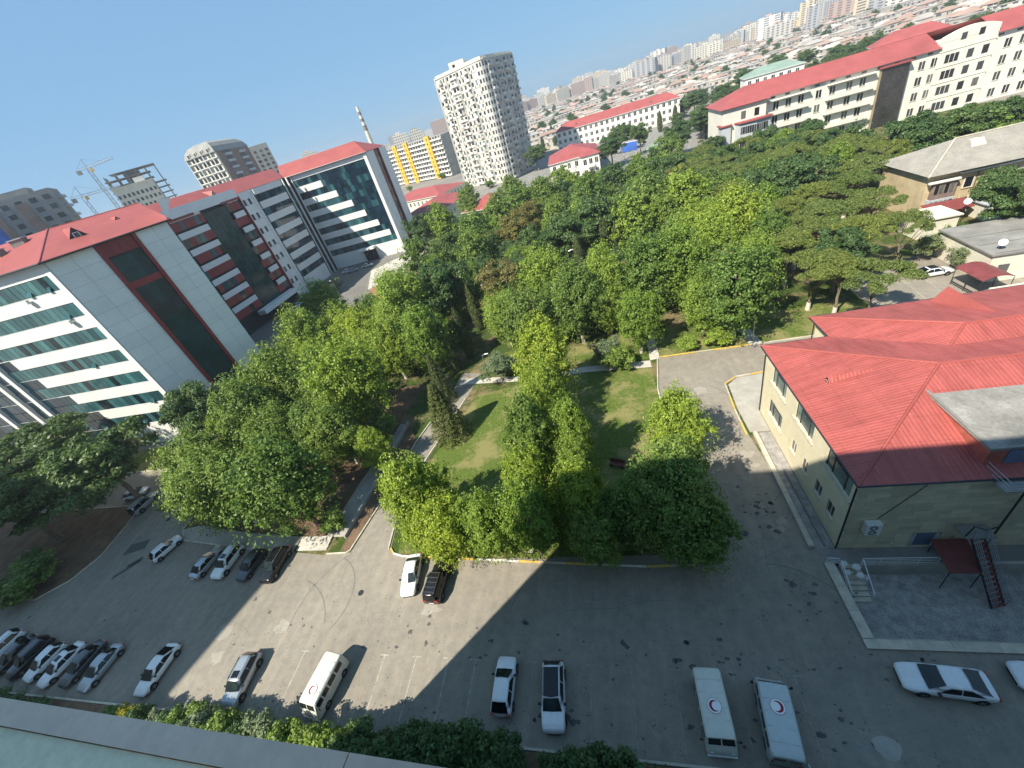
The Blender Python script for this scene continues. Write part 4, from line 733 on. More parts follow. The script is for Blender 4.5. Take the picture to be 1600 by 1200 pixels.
tag(MB().box(-70, 206, 0, -50, 206.6, 3).build('boundary_wall', 'plaster_cream'), 'pale boundary wall in front of the cream tower', 'wall')
bb = thing('billboard', 'blue billboard on white posts beside the white annex', 'billboard', (17, 232, 0), R(-20)); MB().box(0, 0, 3.4, 7, .3, 7.2).build('board', 'blue_paint', bb); MB().box(-.2, .05, 7.22, 7.2, .4, 7.5).build('frame', 'white_metal', bb)
for x in (.4, 6.3): pipe(bb, [(x, .5, 0), (x, .5, 7.2)], .16, 'white_metal', 'post')
gt_ = block('green_pavilion', 'low dark green pavilion roof among the park trees', 'pavilion', 28, 226, 14, 7, 3, R(-12), 'plaster_grey'); hiproof(gt_, 14, 7, 3, 1.6, 'green_roof')
G1 = block('green_roof_building', 'white building with pale green roof behind the long clinic', 'building', 84, 275, 26, 14, 15.5, R(-8), 'plaster_white'); hiproof(G1, 26, 14, 15.5, 3, 'green_roof'); f_ = Face(G1, 0, 0, 0)
for z in (4, 8, 12): wins_row(f_, None, [1.5+3.5*i for i in range(7)], 1.5, z, z+2)
G2 = block('yellow_hall', 'cream hall with red roof behind the arched gable of the clinic', 'building', 146, 285, 30, 16, 11.5, R(-18), 'plaster_cream'); hiproof(G2, 30, 16, 11.5, 4.5, 'roof_far')

# ------------------------------------------------------------------ cream apartment tower
TL, TM, TR_ = Vector((-80, 285)), Vector((-46, 259)), Vector((-33, 288))
TW = thing('apartment_tower', 'tall cream apartment tower with rounded corner and many air conditioners', 'tower block', (TL.x, TL.y, 0))
cor = [TM+(TL-TM).normalized()*5+(TR_-TM).normalized()*0]; 
pl = [Vector((0, 0)), (TM-TL)+(TL-TM).normalized()*5]
for t_ in (.25, .5, .75): 
    a_, b_ = (TM-TL)+(TL-TM).normalized()*5, (TM-TL)+(TR_-TM).normalized()*5; c_ = TM-TL
    pl.append(a_*(1-t_)**2+c_*2*t_*(1-t_)+b_*t_**2)
pl += [(TM-TL)+(TR_-TM).normalized()*5, TR_-TL, (TR_-TL)+Vector((-34, 26)), Vector((4, 26))]
MB().prism([(p.x, p.y) for p in pl], 0, 58.5).build('wall', 'tower_plaster', TW)
MB().prism([(p.x*1.01-.3, p.y-.3) for p in pl], 58.6, 59.3).build('cornice', 'plaster_cream', TW); MB().prism([(p.x, p.y) for p in [pl[0]+Vector((.5, .4)), pl[1], pl[3], pl[5], pl[6]+Vector((-1, 0)), pl[7], pl[8]]], 59.3, 60.2).build('parapet', 'plaster_cream', TW)
MB().box(10, 2, 60.2, 19, 9, 64).build('roof_hut', 'plaster_cream', TW); link('roof_hut_window', ubox('glass_room'), TW, (12, 1.9, 61.4), 0, (1.6, .2, 1.4))
nwin = 0; random.seed(3)
for fi_, (o_, v_, n_, L) in enumerate(((Vector((0, 0)), TM-TL, 11, (TM-TL).length-5), (pl[5], TR_-TM, 7, (TR_-TM).length-5))):
    f_ = Face(TW, o_.x, o_.y, math.atan2(v_.y, v_.x)); st_ = L/n_
    if fi_: f_.box('side_wall', 'tower_side_shade_tint', 0, L, 0, .12, 0, 58.4)  # right face is the same plaster; its shade is put into a greyer colour
    for k in range(17):
        z = 1.6+3.4*k
        for i in range(n_):
            bal = i in ((1, 4, 5, 8) if fi_ == 0 else (0, 2, 4, 6)); s = i*st_+st_*random.uniform(.12, .3); wd = st_*(.62 if bal else random.choice([.32, .4, .46]))
            if nwin < 300 and not (not bal and random.random() < .1):
                f_.box('window', random.choice(['glass_room', 'glass_room', 'glass_blind']), s, s+wd, .05, .16, z, z+random.choice([1.5, 1.7, 1.9])); nwin += 1
            if bal: f_.box('balcony', random.choice(['tower_plaster', 'tower_plaster', 'plaster_white', 'plaster_dirty', 'plaster_cream']), i*st_+.06, i*st_+st_*.96, 0, random.choice([.5, .9, .9, 1.2]), z-.55, z+random.choice([.35, .5, .55, .6]))
            if random.random() < .55: q_ = random.uniform(.6, .85); f_.box('air_conditioner', 'ac_white' if random.random() < .6 else 'plaster_dirty', i*st_+st_*q_, i*st_+st_*q_+.8, 0, .55, z-.4, z+.25)
        if k: f_.box('floor_line', 'plaster_dirty', 0, L, 0, .15, z-1.25, z-1.15)
    for i in (0, 3, 6, 9)[:3 if fi_ else 4]: f_.box('pilaster', 'tower_plaster', i*st_-.25, i*st_+.25, 0, .45, 0, 58.4)
m_ = MB()
for k in range(17):
    z = 1.6+3.4*k
    for a_, b_ in zip(pl[1:5], pl[2:6]):
        d_ = (b_-a_).normalized(); nn = Vector((d_.y, -d_.x))*.05; p, q = a_+d_*.4+nn, b_-d_*.4+nn; m_.face([(p.x, p.y, z), (q.x, q.y, z), (q.x, q.y, z+1.8), (p.x, p.y, z+1.8)])
m_.build('corner_windows', 'glass_room', TW); 
# ------------------------------------------------------------------ yellow-striped flats
FX, FY = -181, 413; FA = math.atan2(368-413, -112+181); FLn = math.hypot(69, 45)
FL = thing('striped_flats', 'white slab of flats with three bright yellow stair stripes', 'flats', (FX, FY, 0), FA)
MB().box(0, 0, 0, FLn, 14, 31).build('wall', 'plaster_dirty', FL); f_ = Face(FL, 0, 0, 0)
for k in range(9):
    z = 1.2+3.4*k; f_.box('floor_line', 'plaster_white', 0, FLn, 0, .9, z-.3, z+.75)
    for i in range(22): f_.box('window', 'glass_room', 1+i*3.7, 3.2+i*3.7, 0, .1, z+.9, z+2.5)
for s in (12, 30, 62):
    f_.box('yellow_stripe', 'yellow_paint', s, s+6, 0, 1.6, 0, 32.6)
    for k in range(9): f_.box('stair_window', 'glass_room', s+2.4, s+3.6, 1.6, 1.7, 2.4+3.4*k, 3.8+3.4*k)
# ------------------------------------------------------------------ unfinished blocks, cranes and chimney at the left
def slabblock(name, label, x, y, rz, w_, d_, h_, wall, n_, fl_h, cat='apartment block', cols=None):
    t = block(name, label, cat, x, y, w_, d_, h_, R(rz), wall); f_ = Face(t, 0, 0, 0); k = 0
    lo = max(0, int((38-12)/fl_h))
    for k in range(lo, int(h_/fl_h)):
        for i in range(n_): s = w_*(i+.25)/n_; f_.box('window', 'glass_room', s, s+w_*.5/n_, 0, .12, k*fl_h+.8, k*fl_h+fl_h*.75)
    return t, f_
t, f_ = slabblock('brown_block', 'brown and grey unfinished apartment block at the far left', -231, 104, 46, 50, 16, 57, 'brick_grey', 12, 3.3)
for i in range(5): f_.box('brick_column', 'brown_brick', 2+i*9, 5.5+i*9, .05, .35, 0, 54.5)
for k in range(7): link('balcony', ubox('plaster_grey'), t, (50, 3, 33+3.4*k), 0, (1.6, 9, .9))
MB().box(4, 2, 57, 14, 9, 59.4).build('roof_hut', 'plaster_cream', t); MB().box(24, 3, 57, 44, 12, 59).build('roof_hut', 'brick_grey', t)
bw = block('blue_wrapped_building', 'bright blue and white banner-wrapped block at the left edge', 'building', -206, 96, 22, 10, 49, R(50), 'blue_paint'); f_ = Face(bw, 0, 0, 0)
for i, (s, z, a, b) in enumerate([(3, 43.5, 5, 2.5), (9, 44.5, 6, 2), (12, 41.5, 6, 2.2), (5, 41, 4, 1.6), (16, 44, 4, 3)]): f_.box('banner_patch', 'plaster_white', s, s+a, 0, .1, z, z+b)
sk = thing('skeleton_block', 'bare concrete frame of a block under construction between two cranes', 'building frame', (-322, 264, 0), R(46))
for k in range(10, 20): link('floor_slab', ubox('concrete_dark'), sk, (0 if k < 19 else 5, 0, 3.6*k), 0, (34-(0 if k < 17 else 6), 18, .35))
for i in range(6):
    for j in range(3): link('column', ubox('concrete_dark'), sk, (1+i*6.2, .5+j*8, 30), 0, (.7, .7, 38))
MB().box(12, 6, 0, 22, 12, 69).build('lift_core', 'concrete_dark', sk)
t, f_ = slabblock('beige_block', 'beige apartment block with dark gable beside the bare concrete frame', -254, 209, 49, 20, 26, 55, 'plaster_cream', 9, 3.3)
link('parapet', ubox('plaster_cream'), t, (-.4, -.4, 55), 0, (20.8, 26.8, .9)); f_ = Face(t, 20, 0, R(90)); f_.box('dark_gable', 'brick_grey', 0, 26, 0, .3, 0, 54.8)
MB().box(12, 4, 55.9, 17, 10, 58.5).build('roof_hut', 'plaster_white', t)
DM = thing('domed_tower', 'cream residential tower with curved attic roof and dark right flank', 'tower block', (-206.5, 217.6, 0), R(6))
DW, DD = 18, 30
MB().box(0, 0, 0, DW, DD, 57).build('wall', 'plaster_cream', DM); f_ = Face(DM, 0, 0, 0)
for k in range(10, 18):
    for i in range(7): f_.box('window', 'glass_room', .6+i*2.5, 2.0+i*2.5, 0, .1, 3.2*k+.5, 3.2*k+2.5)
    f_.box('floor_line', 'plaster_white', 0, DW, 0, .45, 3.2*k-.05, 3.2*k+.3)
for i in range(0, 8, 2): f_.box('pilaster', 'plaster_white', i*2.5-.1 if i else 0, i*2.5+.3, 0, .4, 30, 57)
f_ = Face(DM, DW, 0, R(90)); f_.box('dark_flank', 'brown_brick', 1.5, DD, 0, .4, 0, 57)
for k in range(10, 18):
    for s0 in (6, 19): f_.box('balcony', 'plaster_grey', s0, s0+6, .4, 1.2, 3.2*k, 3.2*k+1.1); f_.box('window', 'glass_room', s0+.5, s0+5.5, .4, .5, 3.2*k+1.2, 3.2*k+2.8)
m_ = MB(); rr = [(0, 0), (1.2, 2.6), (3.2, 4.6), (6, 5.6)]; q = lambda e, z: [(e-.6, e-.6, 57+z), (DW-e+.6, e-.6, 57+z), (DW-e+.6, DD-e+.6, 57+z), (e-.6, DD-e+.6, 57+z)]
for (a, za), (b, zb) in zip(rr, rr[1:]):
    A_, B_ = q(a, za), q(b, zb)
    for i in range(4): m_.face([A_[i], A_[(i+1) % 4], B_[(i+1) % 4], B_[i]])
m_.face(q(6, 5.6)); m_.build('attic_roof', 'brick_grey', DM)
for i in range(4): link('attic_window', ubox('plaster_cream'), DM, (2+i*4, -.4, 57.3), 0, (1.7, 2, 2.0)); link('attic_pane', ubox('glass_room'), DM, (2.3+i*4, -.46, 57.5), 0, (1.1, .05, 1.5))
t, f_ = slabblock('dark_tower', 'dark grey apartment tower peeping out right of the domed tower', -262, 328, 36, 22, 18, 62, 'brick_grey', 5, 3.3)
def crane(label, x, y, h_, jl, cl, ang, tilt=0):
    t = thing('tower_crane', label, 'crane', (x, y, 0), ang); z = 0
    m_ = MB()
    for sx, sy in ((-.8, -.8), (.8, -.8), (.8, .8), (-.8, .8)): m_.tube([(sx, sy, 0), (sx, sy, h_)], .16, 4)
    for k in range(int(h_/3)):
        a = 3*k; 
        for (p, q) in (((-.8, -.8), (.8, -.8)), ((.8, .8), (-.8, .8)), ((.8, -.8), (.8, .8)), ((-.8, .8), (-.8, -.8))): m_.tube([(*p, a), (*q, a+3)], .09, 4)
    m_.build('mast', 'galvanised', t); m_ = MB()
    for y_, z_ in ((-.6, 0), (.6, 0), (0, 1.2)): m_.tube([(-cl, y_, h_+z_), (jl, y_, h_+z_+jl*tilt)], .14, 4)
    for k in range(int(jl/2)): m_.tube([(2*k, -.6, h_+2*k*tilt), (2*k+1, 0, h_+1.2+2*k*tilt), (2*k+2, .6, h_+2*k*tilt)], .08, 4)
    m_.build('jib', 'galvanised', t); MB().tube([(0, 0, h_), (0, 0, h_+6)], .25, 4).build('apex', 'galvanised', t); MB().box(-cl, -1, h_-2, -cl+2.4, 1, h_+.4).build('counterweight', 'concrete_dark', t); MB().box(.8, -1, h_-2, 2.4, .6, h_).build('cab', 'yellow_paint', t)
    for s_ in (jl*.6, -cl+1): MB().tube([(0, 0, h_+6), (s_, 0, h_+1.2+max(0, s_)*tilt)], .05, 3).build('tie', 'dark_metal', t)
crane('taller tower crane standing against the sky left of the bare frame', -326, 264, 75, 17, 7, R(38), .12); crane('shorter tower crane with long level jib left of the bare frame', -303, 230, 59, 20, 6, R(50))
pipe_ = thing('antenna_mast', 'thin lattice mast rising behind the brown block at far left', 'mast', (-262, 158, 0)); MB().tube([(0, 0, 0), (0, 0, 73)], [.6, .15], 4).build('pole', 'galvanised', pipe_)
ch = thing('chimney', 'tall chimney with red and white bands rising behind the hospital roof', 'chimney', (-219.5, 471.5, 0)); pz = [0, 52, 57, 60, 63, 66, 69, 73.5]
for i, (a, b) in enumerate(zip(pz, pz[1:])): MB().tube([(0, 0, a), (0, 0, b-.02)], [3.4-a*.026, 3.4-b*.026], 14).build('shaft_band', 'plaster_cream' if i % 2 == 0 else 'brown_brick', ch, 40)
# ------------------------------------------------------------------ distant city
def fwd(px, d): pass
def apt(x, y, w_, d_, h_, rz, label, group): 
    t = thing('apartment_block', label, 'apartment block', (x, y, 0), rz, group); link('wall', ubox('city_wall'), t, (-w_/2, -d_/2, 0), 0, (w_, d_, h_)); link('roof_hut', ubox('city_wall'), t, (-w_*.2, -d_*.2, h_), 0, (w_*.3, d_*.4, 2.8)); return t
apt(137, 1192, 16, 14, 36, .2, 'tall grey slab, darkest block of the far skyline', None); apt(237, 1177, 13, 16, 34, .2, 'lone white slab tower in the middle of the far skyline', None)
apt(335, 942, 40, 14, 25, -.33, 'long cream block with raised centre near the right end of the skyline', None); apt(378, 926, 17, 14, 33, -.33, 'ochre tower at the right end of the far skyline', None); apt(160, 1190, 14, 14, 36, .2, 'second grey tower right of the darkest skyline slab', None); apt(190, 1185, 16, 12, 33, .2, 'ochre block between the grey towers and the lone white slab', None)
apt(-478, 763, 26, 14, 58, .5, 'brown tower just above the hospital roof ridge, left of the chimney', None); apt(-500, 748, 22, 14, 50, .5, 'lower brown tower left of its taller twin above the hospital roof', None); apt(-258, 652, 22, 16, 41, .4, 'brown block right of the chimney behind the yellow-striped flats', None); apt(-236, 660, 18, 16, 40, .4, 'grey block beside the brown one behind the yellow-striped flats', None)
apt(-345, 600, 22, 16, 44, .4, 'pale block above the far end of the hospital roof', None)
random.seed(11)
for a_ in np.linspace(-16, 40, 84):       # skyline rows (bearing in degrees from +Y)
    for row in range(2):
        d_ = (1250 if row else 1650)+random.uniform(-150, 250)+max(0, -a_)*22
        if a_ > 24: d_ *= .82
        b_ = R(a_+random.uniform(-.4, .4)); h_ = random.uniform(16, 34) if random.random() < .75 else random.uniform(30, 44)
        apt(d_*math.sin(b_), d_*math.cos(b_), random.uniform(16, 46), 14, h_, -b_+random.uniform(-.5, .5), 'mid-rise apartment block in the hazy skyline row', 'apartment blocks along the skyline')
for a_ in np.linspace(-48, -14, 26):
    d_ = random.uniform(1000, 1700); b_ = R(a_); apt(d_*math.sin(b_), d_*math.cos(b_), random.uniform(18, 40), 14, random.uniform(20, 46), -b_, 'mid-rise apartment block in the hazy skyline row', 'apartment blocks along the skyline')
# low houses: prototypes, then individual copies, then the far rest as one mass
def house_mesh(name, w_, d_, h_, rise, rm):
    m_ = MB(); m_.box(-w_/2, -d_/2, 0, w_/2, d_/2, h_, 'house_wall'); o = .4
    if rise > .5:
        a, b, c, d = (-w_/2-o, -d_/2-o, h_), (w_/2+o, -d_/2-o, h_), (w_/2+o, d_/2+o, h_), (-w_/2-o, d_/2+o, h_); p, q = (-w_*.25, 0, h_+rise), (w_*.25, 0, h_+rise)
        for f in ([a, b, q, p], [b, c, q], [c, d, p, q], [d, a, p]): m_.face(f, rm)
    else: m_.box(-w_/2-.2, -d_/2-.2, h_+.01, w_/2+.2, d_/2+.2, h_+.4, rm)
    return m_.mesh(name)
HM = [house_mesh('house', 11, 9, 4.2, 2.2, 'house_roof'), house_mesh('house', 9, 9, 6.4, 1.8, 'house_roof_red'), house_mesh('house', 14, 8, 3.6, .2, 'house_roof'), house_mesh('house', 8, 7, 3.4, 1.8, 'house_roof'), house_mesh('house', 13, 10, 7, .2, 'house_roof')]
spots = []
while len(spots) < 2300:
    b_ = R(random.uniform(-14, 42)); d_ = math.sqrt(random.uniform(345**2, 1250**2)) if random.random() < .75 else random.uniform(345, 700)
    x, y = d_*math.sin(b_), d_*math.cos(b_)
    if y < 338 or (100 < x < 200 and y < 430): continue
    spots.append((d_, x, y))
spots.sort(); V_, F_, MI = [], [], []
rest = MB()
for i, (d_, x, y) in enumerate(spots):
    k = random.randrange(5); rz = random.choice([.1, .25, 1.7])+random.uniform(-.15, .15); s_ = random.uniform(.8, 1.25)
    if i < 300: tag(link('house', HM[k], None, (x, y, 0), rz, (s_, s_, random.uniform(.85, 1.15))), 'small low house in the dense old quarter beyond the long white school', 'house', 'low houses of the old quarter')
    else:
        me = HM[k]; c_, n_ = math.cos(rz)*s_, math.sin(rz)*s_; b0 = len(rest.v)
        rest.v += [(x+v.co.x*c_-v.co.y*n_, y+v.co.x*n_+v.co.y*c_, v.co.z*s_) for v in me.vertices]
        for p in me.polygons: rest.f.append(tuple(b0+j for j in p.vertices)); rest.mi.append(rest.m(me.materials[p.material_index].name))
tag(rest.build('far_houses'), 'dense mass of low pale houses stretching to the skyline', 'houses', kind='stuff')

TREES = """
P -51.5 28.0 5.0 12.8
P -41.0 27.3 5.9 14.5
P -57.6 42.4 5.7 14.5
P -43.2 49.7 6.3 14.5
P -68.3 72.8 6.3 14.5
P -70.5 86.7 6.3 14.5
P -57.3 50.9 6.3 14.5
D -74.8 48.0 6.5 13
P -45.4 80.0 6.3 14.5
D -36.2 83.0 6.5 13
P -32.2 59.4 4.6 13.9
D -101.9 37.7 8.5 14
D -80.2 33.4 7.2 14
D -90.8 26.6 7.4 13.1
S -84.1 18.9 4.5 4.5
P -34.2 36.3 2.7 7.4
S -37.1 26.4 1.8 3.3
S -37.0 43.7 2.6 4.2
K -25.2 42.2 3.3 10.1
K -28.7 51.2 2.1 9.7
C -29.1 59.9 1.6 10.3
C -27.3 64.5 1.6 11
C -27.3 75.3 1.5 11
P -22.5 25.4 4.5 12.6
P -19.1 21.8 3.6 9.4
P -14.7 22.4 3.5 9.3
P -10.0 31.1 3.5 13.4
P -10.0 22.4 3.4 10.5
P -5.7 31.9 3.0 11.0
P -5.1 24.5 3.0 10.0
D -3.9 21.6 2.7 6.8
D 3.1 22.8 4.6 12.7
D 4.6 21.4 3.3 8.1
P 5.8 33.6 4.0 10.3
P -9.6 47.3 4.5 13.7
G -19.2 55.3 3.6 5.4
G -1.2 55.4 2.8 5.1
S 0.4 53.5 2.5 4.0
S 11.2 56.1 1.6 2.2
S 15.6 56.4 2.2 2.6
P 4.3 57.1 3.7 10.6
P -11.3 74.3 6.3 14.5
P -5.0 63.1 4.9 14.5
P -13.9 60.7 4.4 13.3
B -19.5 74.8 5.5 13.5
P 0.1 69.6 4.6 13.9
P 7.7 69.2 6.1 14.5
P 12.5 69.5 5.5 14.5
P 17.8 56.9 5.7 14.3
P 14.4 60.0 4.0 10.3
P 19.1 75.7 5.2 13.1
P 0.0 64.3 3.3 9.6
S -5.5 73.4 2.6 4.2
O 30.0 71.4 4.5 9.8
O 30.1 62.5 4.2 9.8
O 32.5 59.9 3.8 9.8
O 34.7 56.2 4.2 9.8
O 39.1 81.0 6.2 9.8
O 33.8 77.5 4.4 9.8
O 39.9 72.5 4.6 9.8
O 50.3 83.5 6.3 9.8
O 49.7 95.6 6.3 9.8
O 45.9 71.1 3.4 9.8
O 58.4 104.6 6.3 9.8
O 50.8 108.6 6.3 9.8
O 48.4 126.9 6.3 9.8
O 36.2 126.5 6.3 9.8
O 35.8 110.2 6.1 9.8
O 33.0 148.1 6.3 9.8
D 42.5 102.8 6.3 12.8
D 38.0 104.3 5.8 11.8
D 69.8 112.8 6.4 12.9
D 76.5 110.7 6.1 12.5
P 86.2 118.1 4.3 9.1
P 25.5 83.8 6.1 14.5
P 20.4 86.2 5.8 13.1
P 21.5 109.4 6.3 14.2
P 12.7 111.1 6.3 14.5
P 7.2 145.4 6.3 13
P -1.3 132.7 6.3 14.5
P 15.2 145.3 6.3 13
P 7.7 100.5 5.3 13.4
D 21.6 136.9 6.5 13
D 37.8 204.1 6.5 13
D 53.5 228.6 6.5 13
D 82.5 307.7 6.5 13
D 111.6 370.8 6.5 13
D 68.7 317.9 6.5 13
P 28.1 176.5 6.3 13
D 18.3 252.7 6.5 13
D 11.0 218.9 6.5 13
D 25.8 233.9 4.7 13
C 43.8 291.0 2 11
C 54.1 300.5 2 11
P -10.2 166.6 6.3 13
P -16.3 148.6 6.3 14.5
P -24.2 147.5 6.3 14.5
P -30.7 136.8 6.3 14.5
B -18.5 121.5 5.5 13.5
B -21.2 111.4 5.5 13.5
P -37.0 124.1 6.3 14.5
P -55.3 149.4 6.3 14.5
P -31.0 100.6 5.0 14.5
P -48.9 171.8 6.3 14.5
D -64.3 151.2 6.5 13
D -39.6 108.2 6.5 13
P -49.8 106.8 5.0 14.5
P -10.1 106.9 4.6 14.5
P -0.3 104.8 6.3 14.5
D -5.3 100.9 6.5 13
C -1.7 100.1 2 10.8
C 1.4 100.1 2 11
C 4.5 100.7 2 10.8
C 7.6 102.0 1.9 10.1
C 10.2 99.4 1.7 9.0
K -9.0 103.6 3.3 10.1
C -4.9 94.4 1.8 9.8
P -32.4 180.9 6.3 13
D -29.4 271.9 6.5 13
C -32.1 360.0 2 10.0
C -29.2 443.6 2 10.8
S -57.8 255.8 3.2 4.2
S -77.9 276.7 3.2 4.2
S -122.7 370.8 3.2 4.2
S -144.1 345.1 3.2 4.2
P -364.8 730.3 6.3 13
G -91.6 122.8 3.6 5.5
D 61.3 74.9 4.4 11.3
D 66.8 84.9 3.3 8.8
G 50.6 72.4 2.3 4.6
G 52.5 67.9 1.9 3.9
S 54.4 74.3 2.1 3.8
P 62.6 74.4 2.5 6.9
D 161.5 397.2 6.5 11.7
D 166.0 362.7 6.5 11.7
D 177.0 355.9 6.5 11.7
D 149.1 415.0 6.5 13
D 94.1 123.1 4.4 9.3
S -47.1 6.6 1.8 2.2
"""

# ------------------------------------------------------------------ trees
def leaves(P_, N_, size, aspect=.55, seed=0, fold=.0):
    """one small rhombic leaf (or leaf spray) per point, facing N_"""
    rg = np.random.default_rng(seed); n_ = len(P_)
    N_ = N_/np.maximum(1e-6, np.linalg.norm(N_, axis=1, keepdims=True))
    A_ = np.cross(N_, rg.normal(size=(n_, 3))); A_ /= np.maximum(1e-6, np.linalg.norm(A_, axis=1, keepdims=True)); B_ = np.cross(N_, A_)
    s_ = (size*rg.uniform(.65, 1.35, n_))[:, None]
    V_ = np.stack([P_-A_*s_, P_+B_*s_*aspect+N_*s_*.12, P_+A_*s_, P_-B_*s_*aspect+N_*s_*.12], 1).reshape(-1, 3)
    return V_, np.arange(4*n_).reshape(n_, 4)
def clump_crown(seed, r, z0, z1, ncl, nleaf, size, cr=(.18, .32), flat=1.0, inner=.35, upbias=.45, shape='round', scatter=.0):
    rg = np.random.default_rng(seed); C_ = []; zc = (z0+z1)/2; hh = (z1-z0)/2
    while len(C_) < ncl:
        d = rg.normal(size=3); d /= np.linalg.norm(d)
        k = rg.uniform(inner, .86)
        lob = 1+.16*math.sin(3*math.atan2(d[1], d[0])+seed)+.1*math.sin(5*math.atan2(d[1], d[0])+2*seed+d[2]*3)
        p = np.array([d[0]*r*k*lob, d[1]*r*k*lob, zc+d[2]*hh*k])
        if shape == 'ovate':     # narrower toward the top
            t = (p[2]-z0)/(z1-z0); p[:2] *= 1.12-.62*max(0, t-.25)
        C_.append(p)
    C_ = np.array(C_); cr_ = rg.uniform(cr[0], cr[1], ncl)*r
    idx = rg.integers(0, ncl, nleaf); D = rg.normal(size=(nleaf, 3)); D /= np.linalg.norm(D, axis=1, keepdims=True)
    D[:, 2] = np.where(D[:, 2] < -.35, -D[:, 2]*.5, D[:, 2])
    rad = cr_[idx]*np.sqrt(rg.uniform(.12, 1, nleaf))*(1+rg.normal(0, .10, nleaf))
    P_ = C_[idx]+D*rad[:, None]*np.array([1, 1, flat]); P_[:, 2] = np.maximum(P_[:, 2], z0*.6)
    if scatter:
        ns = int(nleaf*scatter); d2 = rg.normal(size=(ns, 3)); d2 /= np.linalg.norm(d2, axis=1, keepdims=True); an = np.arctan2(d2[:, 1], d2[:, 0]); kk = rg.uniform(.55, 1.02, ns)*(1+.16*np.sin(3*an+seed)+.1*np.sin(5*an+2*seed+d2[:, 2]*3))
        q = np.stack([d2[:, 0]*r*kk, d2[:, 1]*r*kk, zc+d2[:, 2]*hh*np.minimum(kk, 1)], 1)
        if shape == 'ovate': q[:, :2] *= (1.12-.62*np.maximum(0, (q[:, 2]-z0)/(z1-z0)-.25))[:, None]
        P_[:ns] = q; D[:ns] = d2
    N_ = D+np.array([0, 0, upbias])+rg.normal(size=(nleaf, 3))*.55
    V_, F_ = leaves(P_, N_, size, seed=seed+5)
    att = np.clip(rg.normal(.5, .22, nleaf)+.10*np.sin(idx*1.7), 0, 1)
    return V_, F_, att, C_
def trunk_mesh(name, h_, r0, limbs, seed, lean=(0, 0), white=False):
    rg = random.Random(seed); m_ = MB(); pts = []; rr = []
    for k in range(6):
        t = k/5; pts.append((lean[0]*t*t+rg.uniform(-.12, .12)*(k > 0), lean[1]*t*t+rg.uniform(-.12, .12)*(k > 0), h_*t)); rr.append(r0*(1.25 if k == 0 else 1-.62*t))
    m_.tube(pts, rr, 7, 'bark')
    for c in limbs:
        t = rg.uniform(.45, .95); b = Vector(pts[0]).lerp(Vector(pts[-1]), t); b = Vector((lean[0]*t*t, lean[1]*t*t, h_*t)); c = Vector(c); mid = b.lerp(c, .5)+Vector((0, 0, -.1*(c-b).length)); m_.tube([tuple(b), tuple(mid), tuple(c)], [r0*.42, r0*.28, r0*.1], 5, 'bark')
    if white: m_.tube([(0, 0, .02), (pts[1][0]*.5, pts[1][1]*.5, min(1.3, h_*.2))], [r0*1.3, r0*1.16], 7, 'bark_white')
    return m_.mesh(name, None, 50)
TT = {}
def reg(kind, r, h_, crown, trunk): TT.setdefault(kind, []).append((r, h_, crown, trunk))
for sd in range(8):       # broad-leaved (plane, maple): template r 5, h 12
    V_, F_, a_, C_ = clump_crown(20+sd, 4.7, .9, 12, 250, 36000, .14, (.07, .17), shape='ovate' if sd % 3 else 'round', inner=.34, scatter=.13)
    reg('P', 5, 12, npmesh('crown', V_, F_, ['leaf_bright'], a_), trunk_mesh('trunk', 8, .26, [C_[i] for i in range(0, 60, 6)], sd, white=sd % 2 == 0))
for sd in range(4):       # the same seen far away: fewer, larger leaf sprays
    V_, F_, a_, C_ = clump_crown(40+sd, 4.7, 1.0, 12, 140, 12500, .215, (.09, .2), shape='ovate' if sd % 2 else 'round', scatter=.12)
    reg('p', 5, 12, npmesh('crown', V_, F_, ['leaf_mid'], a_), trunk_mesh('trunk', 8, .26, [C_[i] for i in range(0, 40, 8)], sd))
for sd in range(3):       # wide dark trees with layered branches
    V_, F_, a_, C_ = clump_crown(60+sd, 5, 2.2, 10, 70, 24000, .18, (.16, .30), .6, .3)
    reg('D', 5, 10, npmesh('crown', V_, F_, ['leaf_dark'], a_), trunk_mesh('trunk', 6.5, .3, [C_[i] for i in range(0, 60, 6)], 9+sd))
for sd in range(4):       # umbrella pines: flat tufted plates on bare leaning stems
    rg = np.random.default_rng(80+sd); C_ = []; 
    for k in range(26):
        an, q = rg.uniform(0, 6.28), math.sqrt(rg.uniform(0, 1))*4.2; C_.append((q*math.cos(an), q*math.sin(an), 8.7-.085*q*q+rg.uniform(-.5, .4)))
    C_ = np.array(C_); n_ = 15000; idx = rg.integers(0, 26, n_); D = rg.normal(size=(n_, 3)); D /= np.linalg.norm(D, axis=1, keepdims=True); D[:, 2] = np.abs(D[:, 2])*1.0-.18
    P_ = C_[idx]+D*(rg.uniform(.85, 1.5, 26)[idx]*np.sqrt(rg.uniform(.1, 1, n_)))[:, None]*np.array([1, 1, .62]); V_, F_ = leaves(P_, D*.6+np.array([0, 0, .35])+rg.normal(size=(n_, 3))*.6, .16, .3, sd)
    lean = (rg.uniform(-1.2, 1.2), rg.uniform(-1.2, 1.2))
    reg('O', 5, 9.8, npmesh('crown', V_, F_, ['leaf_pine'], np.clip(rg.normal(.5, .25, n_), 0, 1)), trunk_mesh('trunk', 7.2, .27, [C_[i]+np.array([0, 0, -.3]) for i in range(0, 26, 3)], 30+sd, lean, True))
for sd in range(2):
    V_, F_, a_, C_ = clump_crown(95+sd, 5, 1, 12, 70, 18000, .15, (.14, .26), .7); reg('B', 5, 12, npmesh('crown', V_, F_, ['leaf_brown'], a_), trunk_mesh('trunk', 9, .26, [C_[i] for i in range(0, 50, 6)], sd))
